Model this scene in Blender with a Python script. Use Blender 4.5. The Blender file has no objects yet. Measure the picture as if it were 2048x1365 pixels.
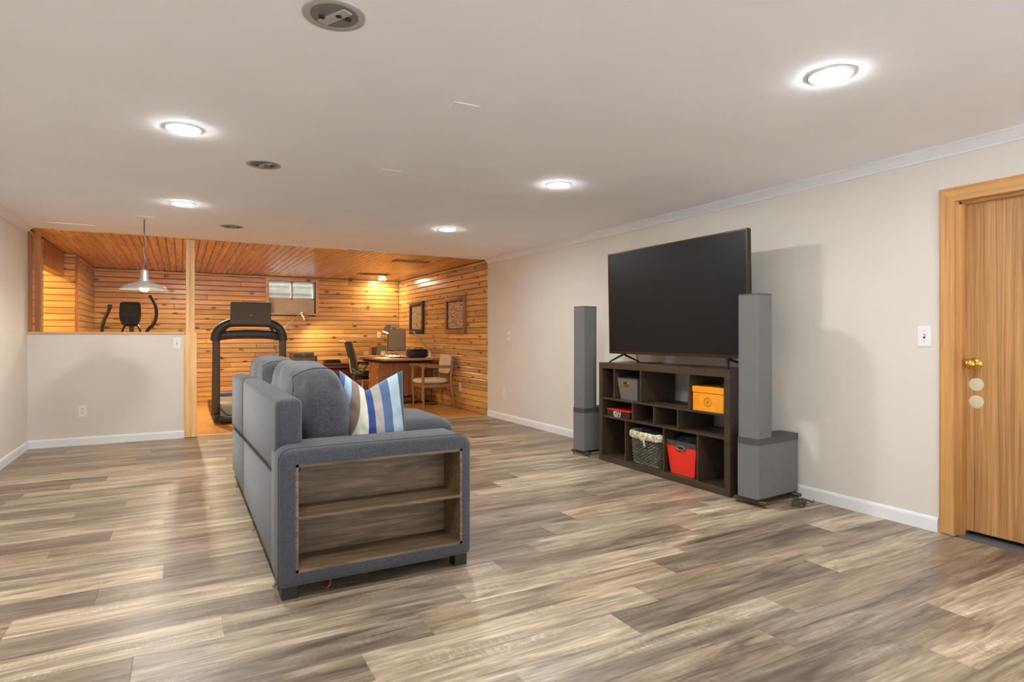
import bpy, bmesh, math, random
from mathutils import Vector, Matrix, noise
random.seed(7)
S = bpy.context.scene
COL = S.collection
PI = math.pi

# ------------------------------------------------------------------ camera, world, exposure
T = math.atan(662 / 1200.0)
cam = bpy.data.cameras.new('camera')
cam.sensor_width = 36.0
cam.lens = 1200.0 / 2048 * 36.0
cam.shift_y = -9.5 / 2048
cam.clip_start = 0.05
camo = bpy.data.objects.new('camera', cam)
camo.location = (0, 0, 1.10)
camo.rotation_euler = (PI / 2, 0, -T)
COL.objects.link(camo)
S.camera = camo

w = bpy.data.worlds.new('daylight')
w.use_nodes = True
w.node_tree.nodes['Background'].inputs[0].default_value = (0.86, 0.93, 1.0, 1)
w.node_tree.nodes['Background'].inputs[1].default_value = 1.6
S.world = w
S.view_settings.view_transform = 'Standard'
S.view_settings.look = 'None'
S.view_settings.gamma = 1.0
S.view_settings.use_curve_mapping = False
S.view_settings.exposure = 0.62
S.cycles.max_bounces = 10
S.cycles.diffuse_bounces = 8
S.cycles.glossy_bounces = 4
S.cycles.sample_clamp_indirect = 6.0
S.cycles.use_denoising = True
sun = bpy.data.lights.new('sun', 'SUN'); sun.energy = 62.0; sun.angle = 0.009; sun.color = (0.90, 0.96, 1.0)
suno = bpy.data.objects.new('sun', sun); suno.rotation_euler = (math.radians(-38), 0, math.radians(12)); COL.objects.link(suno)
LAMP = 255.0          # radiance of the recessed diffusers
LAMP_COL = (0.975, 0.99, 1.0)

# ------------------------------------------------------------------ materials
def sr(r, g, b):
    f = lambda c: (c / 255 / 12.92) if c <= 10 else ((c / 255 + 0.055) / 1.055) ** 2.4
    return (f(r), f(g), f(b), 1)

def base(name):
    m = bpy.data.materials.new(name)
    m.use_nodes = True
    nt = m.node_tree
    return m, nt, nt.nodes['Principled BSDF'], nt.nodes.new, nt.links.new

def plain(name, col, rough=0.5, metal=0.0, spec=0.5, var=0.06, nscale=30, bump=0.0, coat=0.0, bscale=None):
    m, nt, p, N, L = base(name)
    tc = N('ShaderNodeTexCoord')
    n = N('ShaderNodeTexNoise'); n.inputs['Scale'].default_value = nscale; n.inputs['Detail'].default_value = 3
    L(tc.outputs['Object'], n.inputs['Vector'])
    r = N('ShaderNodeValToRGB')
    a = [max(0, c * (1 - var)) for c in col[:3]] + [1]
    b = [min(1, c * (1 + var)) for c in col[:3]] + [1]
    r.color_ramp.elements[0].color = a; r.color_ramp.elements[0].position = 0.3
    r.color_ramp.elements[1].color = b; r.color_ramp.elements[1].position = 0.7
    L(n.outputs['Fac'], r.inputs['Fac']); L(r.outputs['Color'], p.inputs['Base Color'])
    p.inputs['Roughness'].default_value = rough
    p.inputs['Metallic'].default_value = metal
    p.inputs['Specular IOR Level'].default_value = spec
    p.inputs['Coat Weight'].default_value = coat
    if bump:
        n2 = N('ShaderNodeTexNoise'); n2.inputs['Scale'].default_value = bscale or nscale * 6; n2.inputs['Detail'].default_value = 2
        L(tc.outputs['Object'], n2.inputs['Vector'])
        bp = N('ShaderNodeBump'); bp.inputs['Strength'].default_value = bump; bp.inputs['Distance'].default_value = 0.003
        L(n2.outputs['Fac'], bp.inputs['Height']); L(bp.outputs['Normal'], p.inputs['Normal'])
    return m

def glow(name, col, strength):
    m, nt, p, N, L = base(name)
    p.inputs['Base Color'].default_value = (0.8, 0.8, 0.8, 1)
    p.inputs['Emission Color'].default_value = (*col[:3], 1)
    p.inputs['Emission Strength'].default_value = strength
    return m

def wood(name, cols, along=0, stretch=(1.4, 22), rough=0.35, knots=0.0, objcol=False, fine=0.25, bump=0.15, coat=0.0, dist=0.4, patch=None, spec=0.5, saw=False, knotcol=(0.06, 0.022, 0.008, 1)):
    """grain runs along local axis `along`; stretch = (scale along, scale across)"""
    m, nt, p, N, L = base(name)
    tc = N('ShaderNodeTexCoord'); oi = N('ShaderNodeObjectInfo')
    mul = N('ShaderNodeVectorMath'); mul.operation = 'SCALE'; mul.inputs[0].default_value = (31.0, 17.3, 11.9)
    L(oi.outputs['Random'], mul.inputs['Scale'])
    add = N('ShaderNodeVectorMath'); add.operation = 'ADD'
    L(tc.outputs['Object'], add.inputs[0]); L(mul.outputs[0], add.inputs[1])
    def mapped(a, c):
        mp = N('ShaderNodeMapping'); s = [c, c, c]; s[along] = a
        mp.inputs['Scale'].default_value = s
        L(add.outputs[0], mp.inputs['Vector']); return mp.outputs[0]
    n1 = N('ShaderNodeTexNoise'); n1.inputs['Scale'].default_value = 1; n1.inputs['Detail'].default_value = 5
    n1.inputs['Roughness'].default_value = 0.62; n1.inputs['Distortion'].default_value = dist
    L(mapped(*stretch), n1.inputs['Vector'])
    rp = N('ShaderNodeValToRGB'); cr = rp.color_ramp
    k = len(cols)
    while len(cr.elements) < k: cr.elements.new(0.5)
    for i, c in enumerate(cols):
        cr.elements[i].position = 0.28 + 0.44 * i / (k - 1); cr.elements[i].color = c
    L(n1.outputs['Fac'], rp.inputs['Fac'])
    out = rp.outputs['Color']
    n2 = N('ShaderNodeTexNoise'); n2.inputs['Scale'].default_value = 1; n2.inputs['Detail'].default_value = 4; n2.inputs['Roughness'].default_value = 0.7
    L(mapped(stretch[0] * 3.2, stretch[1] * 7), n2.inputs['Vector'])
    r2 = N('ShaderNodeMapRange'); r2.inputs['From Min'].default_value = 0.32; r2.inputs['From Max'].default_value = 0.68
    r2.inputs['To Min'].default_value = 1 - fine; r2.inputs['To Max'].default_value = 1 + fine * 0.6
    L(n2.outputs['Fac'], r2.inputs['Value'])
    mx = N('ShaderNodeMix'); mx.data_type = 'RGBA'; mx.blend_type = 'MULTIPLY'; mx.inputs['Factor'].default_value = 1
    L(out, mx.inputs['A']); L(r2.outputs[0], mx.inputs['B']); out = mx.outputs['Result']
    if patch:
        n3 = N('ShaderNodeTexNoise'); n3.inputs['Scale'].default_value = 1; n3.inputs['Detail'].default_value = 3
        L(mapped(patch[0], patch[1]), n3.inputs['Vector'])
        r3 = N('ShaderNodeMapRange'); r3.inputs['From Min'].default_value = 0.38; r3.inputs['From Max'].default_value = 0.66
        L(n3.outputs['Fac'], r3.inputs['Value'])
        m3 = N('ShaderNodeMix'); m3.data_type = 'RGBA'; m3.blend_type = 'MULTIPLY'
        m3.inputs['B'].default_value = patch[2]
        L(r3.outputs[0], m3.inputs['Factor']); L(out, m3.inputs['A']); out = m3.outputs['Result']
    if saw:
        n5 = N('ShaderNodeTexNoise'); n5.inputs['Scale'].default_value = 1; n5.inputs['Detail'].default_value = 2
        L(mapped(95, 34), n5.inputs['Vector'])
        n6 = N('ShaderNodeTexNoise'); n6.inputs['Scale'].default_value = 1; n6.inputs['Detail'].default_value = 2
        L(mapped(2.2, 13), n6.inputs['Vector'])
        r6 = N('ShaderNodeMapRange'); r6.inputs['From Min'].default_value = 0.54; r6.inputs['From Max'].default_value = 0.68; r6.inputs['To Max'].default_value = 0.55
        L(n6.outputs['Fac'], r6.inputs['Value'])
        r5 = N('ShaderNodeMapRange'); r5.inputs['From Min'].default_value = 0.45; r5.inputs['From Max'].default_value = 0.6; r5.inputs['To Min'].default_value = 0.72; r5.inputs['To Max'].default_value = 1.32
        L(n5.outputs['Fac'], r5.inputs['Value'])
        m6 = N('ShaderNodeMix'); m6.data_type = 'RGBA'; m6.blend_type = 'MULTIPLY'
        L(r6.outputs[0], m6.inputs['Factor']); L(out, m6.inputs['A']); L(r5.outputs[0], m6.inputs['B']); out = m6.outputs['Result']
    if knots:
        v = N('ShaderNodeTexVoronoi'); v.voronoi_dimensions = '2D'; v.inputs['Scale'].default_value = 1
        L(mapped(2.0, 5.0), v.inputs['Vector'])
        r4 = N('ShaderNodeMapRange'); r4.inputs['From Min'].default_value = knots * 0.35; r4.inputs['From Max'].default_value = knots
        r4.inputs['To Min'].default_value = 0.9; r4.inputs['To Max'].default_value = 0
        L(v.outputs['Distance'], r4.inputs['Value'])
        m4 = N('ShaderNodeMix'); m4.data_type = 'RGBA'; m4.inputs['B'].default_value = knotcol
        L(r4.outputs[0], m4.inputs['Factor']); L(out, m4.inputs['A']); out = m4.outputs['Result']
    if objcol:
        m5 = N('ShaderNodeMix'); m5.data_type = 'RGBA'; m5.blend_type = 'MULTIPLY'; m5.inputs['Factor'].default_value = 1
        L(out, m5.inputs['A']); L(oi.outputs['Color'], m5.inputs['B']); out = m5.outputs['Result']
    L(out, p.inputs['Base Color'])
    rr = N('ShaderNodeMapRange'); rr.inputs['To Min'].default_value = rough - 0.05; rr.inputs['To Max'].default_value = rough + 0.1
    L(n2.outputs['Fac'], rr.inputs['Value']); L(rr.outputs[0], p.inputs['Roughness'])
    p.inputs['Coat Weight'].default_value = coat; p.inputs['Coat Roughness'].default_value = 0.2
    p.inputs['Specular IOR Level'].default_value = spec
    if bump:
        bp = N('ShaderNodeBump'); bp.inputs['Strength'].default_value = bump; bp.inputs['Distance'].default_value = 0.002
        L(n2.outputs['Fac'], bp.inputs['Height']); L(bp.outputs['Normal'], p.inputs['Normal'])
    return m

def fabric(name, c1, c2, scale=420, rough=0.95, sheen=0.25, bump=0.35):
    m, nt, p, N, L = base(name)
    tc = N('ShaderNodeTexCoord')
    n = N('ShaderNodeTexNoise'); n.inputs['Scale'].default_value = scale; n.inputs['Detail'].default_value = 2
    L(tc.outputs['Object'], n.inputs['Vector'])
    n2 = N('ShaderNodeTexNoise'); n2.inputs['Scale'].default_value = scale * 0.5; n2.inputs['Detail'].default_value = 4
    L(tc.outputs['Object'], n2.inputs['Vector'])
    ad = N('ShaderNodeMath'); ad.operation = 'ADD'; L(n.outputs['Fac'], ad.inputs[0]); L(n2.outputs['Fac'], ad.inputs[1])
    hf = N('ShaderNodeMath'); hf.operation = 'MULTIPLY'; hf.inputs[1].default_value = 0.5; L(ad.outputs[0], hf.inputs[0])
    r = N('ShaderNodeValToRGB'); r.color_ramp.elements[0].color = c1; r.color_ramp.elements[1].color = c2
    r.color_ramp.elements[0].position = 0.38; r.color_ramp.elements[1].position = 0.62
    L(hf.outputs[0], r.inputs['Fac']); L(r.outputs['Color'], p.inputs['Base Color'])
    p.inputs['Roughness'].default_value = rough; p.inputs['Sheen Weight'].default_value = sheen
    p.inputs['Specular IOR Level'].default_value = 0.2
    bp = N('ShaderNodeBump'); bp.inputs['Strength'].default_value = bump; bp.inputs['Distance'].default_value = 0.002
    L(n.outputs['Fac'], bp.inputs['Height']); L(bp.outputs['Normal'], p.inputs['Normal'])
    return m

M = {}
M['wall'] = plain('greige_wall_paint', (0.70, 0.655, 0.585, 1), 0.75, var=0.015, nscale=3, bump=0.08, bscale=90, spec=0.3)
M['ceil'] = plain('white_ceiling_paint', (0.91, 0.91, 0.92, 1), 0.85, var=0.02, nscale=2.5, bump=0.08, bscale=60, spec=0.2)
M['trim'] = plain('white_trim_paint', (0.80, 0.80, 0.80, 1), 0.35, var=0.01, spec=0.4)
M['plate'] = plain('white_plastic', (0.82, 0.81, 0.78, 1), 0.3, var=0.01)
M['slotdark'] = plain('dark_slot', (0.03, 0.03, 0.03, 1), 0.6)
M['vinyl'] = wood('weathered_vinyl_plank', [sr(100, 89, 78), sr(148, 132, 113), sr(182, 166, 143), sr(210, 198, 177)], 0, (1.5, 13), 0.34, objcol=True, fine=0.38, bump=0.1, dist=1.6, saw=True,
                  patch=(0.8, 7.0, (0.60, 0.58, 0.57, 1)))
M['subfloor'] = plain('subfloor', (0.2, 0.17, 0.14, 1), 0.8)
PINE = [sr(184, 132, 70), sr(215, 165, 97), sr(233, 191, 126)]
M['pine'] = wood('varnished_knotty_pine', PINE, 0, (1.3, 20), 0.27, knots=0.115, objcol=True, fine=0.14, bump=0.08, coat=0.25)
M['pineceil'] = wood('varnished_pine_ceiling', [sr(184, 124, 66), sr(208, 150, 88), sr(224, 172, 110)], 0, (1.3, 20), 0.22, knots=0.085, objcol=True, fine=0.14, bump=0.05, coat=0.35)
M['stud'] = wood('raw_pine_stud', [sr(214, 160, 96), sr(236, 190, 128), sr(246, 208, 150)], 2, (1.2, 22), 0.5, knots=0.10, fine=0.12, knotcol=sr(150, 90, 45))
M['studred'] = wood('stained_stud', [sr(140, 84, 40), sr(168, 104, 54), sr(186, 122, 70)], 2, (1.2, 22), 0.5, fine=0.12)
M['capwood'] = wood('pine_cap', [sr(206, 148, 88), sr(232, 182, 122)], 0, (1.2, 30), 0.45, fine=0.12)
M['backing'] = plain('dark_joint', sr(46, 26, 12), 0.8)
M['officefloor'] = wood('oak_strip_floor', [sr(170, 112, 50), sr(204, 146, 76), sr(222, 170, 100)], 0, (0.8, 16), 0.25, fine=0.12, coat=0.2)
M['oakdoor'] = wood('oak_door_veneer', [sr(136, 92, 50), sr(180, 130, 78), sr(200, 152, 98)], 2, (0.7, 44), 0.42, fine=0.34, dist=1.3, bump=0.1)
M['oaktrim'] = wood('oak_casing', [sr(162, 112, 60), sr(194, 142, 84), sr(206, 156, 98)], 2, (1.0, 34), 0.38, fine=0.2)
M['oaktrimh'] = wood('oak_casing_head', [sr(162, 112, 60), sr(194, 142, 84), sr(206, 156, 98)], 1, (1.0, 34), 0.38, fine=0.2)
M['espresso'] = wood('espresso_laminate', [sr(46, 35, 25), sr(60, 46, 32), sr(74, 58, 41)], 1, (0.8, 26), 0.38, fine=0.12, bump=0.03)
M['arm_wood'] = wood('grey_brown_laminate', [sr(70, 54, 38), sr(106, 85, 60), sr(136, 113, 85)], 0, (1.9, 20), 0.5, fine=0.42, dist=1.5)
M['walnut'] = wood('walnut_veneer', [sr(124, 76, 42), sr(158, 104, 62), sr(176, 120, 76)], 2, (0.9, 24), 0.35, fine=0.14)
M['teak'] = wood('teak_top', [sr(150, 98, 58), sr(178, 124, 80), sr(194, 142, 98)], 1, (0.9, 24), 0.33, fine=0.1)
M['redwood'] = wood('rosewood_veneer', [sr(84, 38, 22), sr(112, 56, 34), sr(128, 70, 44)], 0, (0.9, 24), 0.3, fine=0.14)
M['chairwood'] = wood('walnut_chair_frame', [sr(118, 82, 50), sr(148, 106, 68), sr(164, 122, 82)], 2, (1.5, 40), 0.4, fine=0.12)
M['sofa'] = fabric('blue_grey_heather', sr(52, 52, 57), sr(78, 78, 84))
M['cushion'] = fabric('grey_plush', sr(52, 52, 56), sr(78, 78, 82), 260, bump=0.5)
M['seam'] = plain('dark_seam', sr(38, 39, 46), 0.95)
M['blackleg'] = plain('black_leg_plastic', sr(36, 33, 30), 0.45)
M['black'] = plain('black_plastic', sr(24, 24, 25), 0.4)
M['blackmetal'] = plain('black_metal', sr(22, 21, 20), 0.35, 0.3)
M['screen'] = plain('tv_screen', (0.0065, 0.0065, 0.007, 1), 0.42, var=0.0, spec=0.22)
M['bezel'] = plain('bronze_bezel', sr(70, 54, 34), 0.35, 0.7)  # brown of reflected light painted into the bezel colour
M['spkcloth'] = fabric('grey_grille_cloth', sr(98, 96, 93), sr(116, 114, 110), 600, sheen=0.05, bump=0.2)
M['spkband'] = plain('dark_grey_band', sr(66, 65, 65), 0.6, bump=0.1)
M['bronze'] = plain('bronze_bar', sr(88, 74, 56), 0.35, 0.5)
M['brass'] = plain('polished_brass', sr(220, 178, 80), 0.14, 1.0, var=0.02)
M['chrome'] = plain('brushed_steel', sr(206, 204, 198), 0.36, 0.9, var=0.04)
M['candark'] = plain('can_interior', sr(104, 102, 98), 0.5)
M['greymetal'] = plain('grey_can_metal', sr(156, 153, 148), 0.5, 0.0)
M['darkhole'] = plain('dark_hole', (0.012, 0.012, 0.012, 1), 0.8)
M['greybin'] = fabric('grey_bin_felt', sr(98, 90, 82), sr(118, 110, 101), 300, sheen=0.0)
M['orange'] = plain('orange_box_paper', sr(238, 152, 22), 0.5, var=0.07, nscale=14)
M['orangedark'] = plain('orange_print', sr(158, 84, 12), 0.6)
M['red'] = plain('red_bin', sr(226, 44, 24), 0.5, var=0.03)
M['redtop'] = plain('red_lid', sr(206, 44, 34), 0.4)
M['redprint'] = plain('dull_red_print', sr(120, 34, 28), 0.5, var=0.3)
M['darkrim'] = plain('dark_grey_rim', sr(66, 60, 56), 0.5)
M['dkgreen'] = plain('dark_cloth', sr(24, 34, 28), 0.8, var=0.3)
M['wicker'] = plain('black_wicker', sr(92, 87, 70), 0.35, var=0.3, nscale=60)
M['wickerdark'] = plain('wicker_core', sr(10, 10, 8), 0.7)
M['cream'] = fabric('patterned_liner', sr(150, 132, 100), sr(232, 222, 196), 70, sheen=0)
M['boxart'] = plain('dark_box_print', sr(40, 26, 22), 0.4, var=0.5, nscale=60)
M['white'] = plain('white_print', (0.85, 0.83, 0.78, 1), 0.5, var=0.02)
M['beige'] = fabric('beige_upholstery', sr(198, 180, 150), sr(220, 204, 176), 300, sheen=0.1)
M['tread'] = plain('treadmill_dark', sr(46, 42, 37), 0.45)
M['treadgrey'] = plain('treadmill_grey', sr(78, 70, 58), 0.5)
M['treadblue'] = plain('treadmill_blue', sr(84, 96, 140), 0.4)
M['treadhood'] = plain('treadmill_hood', sr(128, 116, 92), 0.4)
M['printer'] = plain('grey_printer', sr(104, 98, 86), 0.5)
M['monitor'] = plain('monitor_screen', sr(152, 137, 108), 0.4)  # tan reflection painted into the screen colour
M['paper'] = plain('paper', (0.78, 0.76, 0.70, 1), 0.7)
M['meshblack'] = plain('chair_mesh', sr(38, 38, 42), 0.6)
M['concrete'] = plain('painted_concrete', sr(232, 222, 196), 0.8, var=0.08, nscale=5)
M['patio'] = plain('pale_concrete_paving', (0.66, 0.67, 0.70, 1), 0.9, var=0.05)  # paving added outside to bounce sunlight indoors
M['galv'] = plain('galvanised_well', sr(92, 89, 87), 0.6, 0.0, var=0.25, nscale=8)
M['strip'] = plain('grey_threshold', sr(120, 118, 116), 0.4, 0.4)
M['patch'] = plain('door_patch', sr(206, 194, 160), 0.45, var=0.02)
M['rubber'] = plain('rubber', sr(30, 29, 28), 0.7)
M['cable'] = plain('cable', sr(70, 66, 58), 0.5)
M['warmbulb'] = glow('bulb_glow', (1.0, 0.93, 0.82), 150.0)
M['diffuser'] = glow('led_diffuser', LAMP_COL, LAMP)
M['warmcan'] = glow('warm_lamp', (1.0, 0.82, 0.56), 210.0)
M['warmcan2'] = glow('warm_spot', (1.0, 0.84, 0.58), 5000.0)  # emission of an added hidden fill lamp
M['yellowcan'] = glow('yellow_lamp', (1.0, 0.76, 0.30), 420.0)
M['tasklamp'] = glow('task_lamp', (1.0, 0.76, 0.38), 1500.0)
M['shadein'] = plain('white_enamel', (0.8, 0.8, 0.78, 1), 0.4)

def glassmat():
    m, nt, p, N, L = base('window_glass')
    p.inputs['Base Color'].default_value = (0.95, 0.97, 1, 1); p.inputs['Roughness'].default_value = 0.02
    p.inputs['Transmission Weight'].default_value = 1.0; p.inputs['IOR'].default_value = 1.1
    return m
M['glass'] = glassmat()

def artmat(name, sc):
    m, nt, p, N, L = base(name)
    tc = N('ShaderNodeTexCoord'); v = N('ShaderNodeTexVoronoi'); v.inputs['Scale'].default_value = sc
    L(tc.outputs['Object'], v.inputs['Vector'])
    n = N('ShaderNodeTexNoise'); n.inputs['Scale'].default_value = sc * 1.3; n.inputs['Detail'].default_value = 3
    L(tc.outputs['Object'], n.inputs['Vector'])
    a = N('ShaderNodeMath'); a.operation = 'MULTIPLY'; L(v.outputs['Distance'], a.inputs[0]); L(n.outputs['Fac'], a.inputs[1])
    r = N('ShaderNodeValToRGB'); r.color_ramp.elements[0].position = 0.16; r.color_ramp.elements[0].color = sr(70, 52, 36)
    r.color_ramp.elements[1].position = 0.27; r.color_ramp.elements[1].color = sr(206, 186, 156)
    L(a.outputs[0], r.inputs['Fac']); L(r.outputs['Color'], p.inputs['Base Color'])
    p.inputs['Roughness'].default_value = 0.3
    return m
M['art'] = artmat('engraved_print', 34)

def stripemat():
    """pillow stripes: colour chosen from the mesh attribute 'stripe' (printed cloth)"""
    m, nt, p, N, L = base('striped_velvet')
    at = N('ShaderNodeAttribute'); at.attribute_name = 'stripe'
    r = N('ShaderNodeValToRGB'); cr = r.color_ramp; cr.interpolation = 'CONSTANT'
    st = [(0.0, sr(70, 108, 156)), (0.09, sr(160, 190, 208)), (0.20, sr(128, 108, 94)), (0.335, sr(216, 214, 190)),
          (0.44, sr(34, 58, 122)), (0.545, sr(166, 156, 150)), (0.66, sr(74, 98, 134)), (0.785, sr(166, 184, 192)), (0.93, sr(44, 66, 88))]
    while len(cr.elements) < len(st): cr.elements.new(0.5)
    for e, (q, c) in zip(cr.elements, st): e.position = q; e.color = c
    L(at.outputs['Fac'], r.inputs['Fac'])
    tc = N('ShaderNodeTexCoord'); n = N('ShaderNodeTexNoise'); n.inputs['Scale'].default_value = 14; n.inputs['Detail'].default_value = 4
    L(tc.outputs['Object'], n.inputs['Vector'])
    mr = N('ShaderNodeMapRange'); mr.inputs['From Min'].default_value = 0.3; mr.inputs['From Max'].default_value = 0.7
    mr.inputs['To Min'].default_value = 0.82; mr.inputs['To Max'].default_value = 1.12
    L(n.outputs['Fac'], mr.inputs['Value'])
    mx = N('ShaderNodeMix'); mx.data_type = 'RGBA'; mx.blend_type = 'MULTIPLY'; mx.inputs['Factor'].default_value = 1
    L(r.outputs['Color'], mx.inputs['A']); L(mr.outputs[0], mx.inputs['B']); L(mx.outputs['Result'], p.inputs['Base Color'])
    p.inputs['Roughness'].default_value = 0.7; p.inputs['Sheen Weight'].default_value = 0.2
    return m
M['stripes'] = stripemat()

# ------------------------------------------------------------------ mesh builder
class MB:
    def __init__(s): s.v = []; s.f = []; s.sm = []
    def add(s, vs, fs, smooth=False, m=None):
        o = len(s.v)
        s.v += [tuple(m @ Vector(q)) for q in vs] if m else [tuple(q) for q in vs]
        s.f += [tuple(i + o for i in f) for f in fs]; s.sm += [smooth] * len(fs)
        return s
    def box(s, x0, x1, y0, y1, z0, z1, m=None):
        vs = [(x, y, z) for z in (z0, z1) for y in (y0, y1) for x in (x0, x1)]
        return s.add(vs, [(0, 2, 3, 1), (4, 5, 7, 6), (0, 1, 5, 4), (2, 6, 7, 3), (0, 4, 6, 2), (1, 3, 7, 5)], False, m)
    def rbox(s, x0, x1, y0, y1, z0, z1, r=0.01, seg=2, m=None, smooth=True):
        bm = bmesh.new(); bmesh.ops.create_cube(bm, size=1)
        for q in bm.verts: q.co = Vector(((x0 + x1) / 2 + q.co.x * (x1 - x0), (y0 + y1) / 2 + q.co.y * (y1 - y0), (z0 + z1) / 2 + q.co.z * (z1 - z0)))
        bmesh.ops.bevel(bm, geom=bm.edges[:], offset=r, segments=seg, profile=0.5, affect='EDGES')
        s.bm(bm, smooth, m); return s
    def bm(s, bm, smooth=False, m=None):
        bm.verts.index_update()
        s.add([q.co.copy() for q in bm.verts], [tuple(q.index for q in f.verts) for f in bm.faces], smooth, m); bm.free(); return s
    def tube(s, pts, r, n=8, cap=True, m=None, flat=1.0):
        pts = [Vector(q) for q in pts]; k = len(pts)
        rs = r if isinstance(r, (list, tuple)) else [r] * k
        vs = []; fs = []; prev = None
        for i, q in enumerate(pts):
            t = (pts[min(i + 1, k - 1)] - pts[max(i - 1, 0)]).normalized()
            if prev is None:
                a = Vector((0, 0, 1)) if abs(t.z) < 0.9 else Vector((1, 0, 0))
                u = t.cross(a).normalized()
            else: u = (prev - t * prev.dot(t)).normalized()
            prev = u; b = t.cross(u)
            for j in range(n):
                g = 2 * PI * j / n
                vs.append(q + u * math.cos(g) * rs[i] + b * math.sin(g) * rs[i] * flat)
        for i in range(k - 1):
            for j in range(n):
                fs.append((i * n + j, i * n + (j + 1) % n, (i + 1) * n + (j + 1) % n, (i + 1) * n + j))
        s.add(vs, fs, True, m)
        if cap:
            o = len(s.v) - len(vs)
            s.f += [tuple(o + j for j in reversed(range(n))), tuple(o + (k - 1) * n + j for j in range(n))]; s.sm += [False, False]
        return s
    def lathe(s, prof, n=24, m=None, smooth=True):
        vs = []; fs = []
        for r, z in prof:
            for j in range(n): vs.append((r * math.cos(2 * PI * j / n), r * math.sin(2 * PI * j / n), z))
        k = len(prof)
        for i in range(k - 1):
            for j in range(n): fs.append((i * n + j, i * n + (j + 1) % n, (i + 1) * n + (j + 1) % n, (i + 1) * n + j))
        fs.append(tuple(range(n - 1, -1, -1))); fs.append(tuple((k - 1) * n + j for j in range(n)))
        return s.add(vs, fs, smooth, m)
    def prism(s, poly, lo, hi, ax=2, m=None, smooth=False):
        """poly in the two other axes, extruded along ax"""
        def P(a, b, c): return [(c, a, b), (a, c, b), (a, b, c)][ax]
        n = len(poly)
        vs = [P(a, b, lo) for a, b in poly] + [P(a, b, hi) for a, b in poly]
        fs = [tuple(range(n - 1, -1, -1)), tuple(range(n, 2 * n))]
        s.add(vs, fs, False, m); o = len(s.v) - 2 * n
        for j in range(n):
            s.f.append((o + j, o + (j + 1) % n, o + n + (j + 1) % n, o + n + j)); s.sm.append(smooth)
        return s
    def puff(s, x0, x1, y0, y1, z0, z1, e=4.0, n=12, wr=0.006, seed=0, wf=9, m=None):
        """a stuffed cushion: superellipsoid with wrinkles"""
        bm = bmesh.new(); bmesh.ops.create_cube(bm, size=2)
        bmesh.ops.subdivide_edges(bm, edges=bm.edges[:], cuts=n, use_grid_fill=True)
        c = Vector(((x0 + x1) / 2, (y0 + y1) / 2, (z0 + z1) / 2)); h = Vector(((x1 - x0) / 2, (y1 - y0) / 2, (z1 - z0) / 2))
        ex = e if isinstance(e, tuple) else (e, e, e)
        for q in bm.verts:
            p = q.co.copy()
            L = (abs(p.x) ** ex[0] + abs(p.y) ** ex[1] + abs(p.z) ** ex[2]) ** (1 / (sum(ex) / 3))
            p /= L
            w_ = c + Vector((p.x * h.x, p.y * h.y, p.z * h.z))
            d = p.normalized()
            k = noise.noise(Vector((w_.x * wf, w_.y * wf * 0.6, w_.z * wf * 1.3)) + Vector((seed, 0, 0))) + 0.5 * noise.noise(w_ * wf * 2.3)
            q.co = w_ + d * k * wr
        s.bm(bm, True, m); return s
    def build(s, name, mat, parent=None, world=True):
        me = bpy.data.meshes.new(name)
        if parent is not None and world:
            r = parent
            while r.parent: r = r.parent
            inv = Matrix.LocRotScale(r.location, r.rotation_euler, None).inverted()
            vs = [tuple(inv @ Vector(q)) for q in s.v]
        else: vs = s.v
        me.from_pydata(vs, [], s.f)
        me.polygons.foreach_set('use_smooth', s.sm)
        me.materials.append(M[mat] if isinstance(mat, str) else mat)
        o = bpy.data.objects.new(name, me); COL.objects.link(o)
        if parent: o.parent = parent
        fix(me)
        return o

def fix(me):
    bm = bmesh.new(); bm.from_mesh(me); bmesh.ops.recalc_face_normals(bm, faces=bm.faces[:]); bm.to_mesh(me); bm.free()
    if any(p.use_smooth for p in me.polygons):
        try: me.set_sharp_from_angle(angle=math.radians(42))
        except Exception: pass

def tag(o, label, cat, group=None, kind=None):
    if label: o['label'] = label
    if cat: o['category'] = cat
    if group: o['group'] = group
    if kind: o['kind'] = kind
    return o
def thing(name, label, cat, loc=(0, 0, 0), rotz=0, group=None):
    o = bpy.data.objects.new(name, None); o.empty_display_size = 0.1
    o.location = loc; o.rotation_euler = (0, 0, rotz); COL.objects.link(o)
    return tag(o, label, cat, group)
def struct(o, label=None, cat='structure'):
    o['kind'] = 'structure'
    if label: o['label'] = label
    o['category'] = cat
    return o
def copy_tree(o, parent=None):
    c = o.copy(); COL.objects.link(c)
    if parent: c.parent = parent
    for ch in list(o.children): copy_tree(ch, c)
    return c
def Z(x, y, z): return Matrix.Translation((x, y, z))
def R(a, ax): return Matrix.Rotation(a, 4, ax)
def B(*a): return MB().box(*a)
def smooth_path(pts, k=6):
    pts = [Vector(p) for p in pts]; out = []
    for i in range(len(pts) - 1):
        p0 = pts[max(i - 1, 0)]; p1 = pts[i]; p2 = pts[i + 1]; p3 = pts[min(i + 2, len(pts) - 1)]
        for j in range(k):
            t = j / k
            out.append(0.5 * ((2 * p1) + (p2 - p0) * t + (2 * p0 - 5 * p1 + 4 * p2 - p3) * t * t + (3 * p1 - p0 - 3 * p2 + p3) * t ** 3))
    out.append(pts[-1]); return out

# ------------------------------------------------------------------ room shell
XL, XR, YH, YB, YF, ZC, ZW = -1.31, 3.72, 7.40, 11.30, -2.2, 2.155, 2.165
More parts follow.
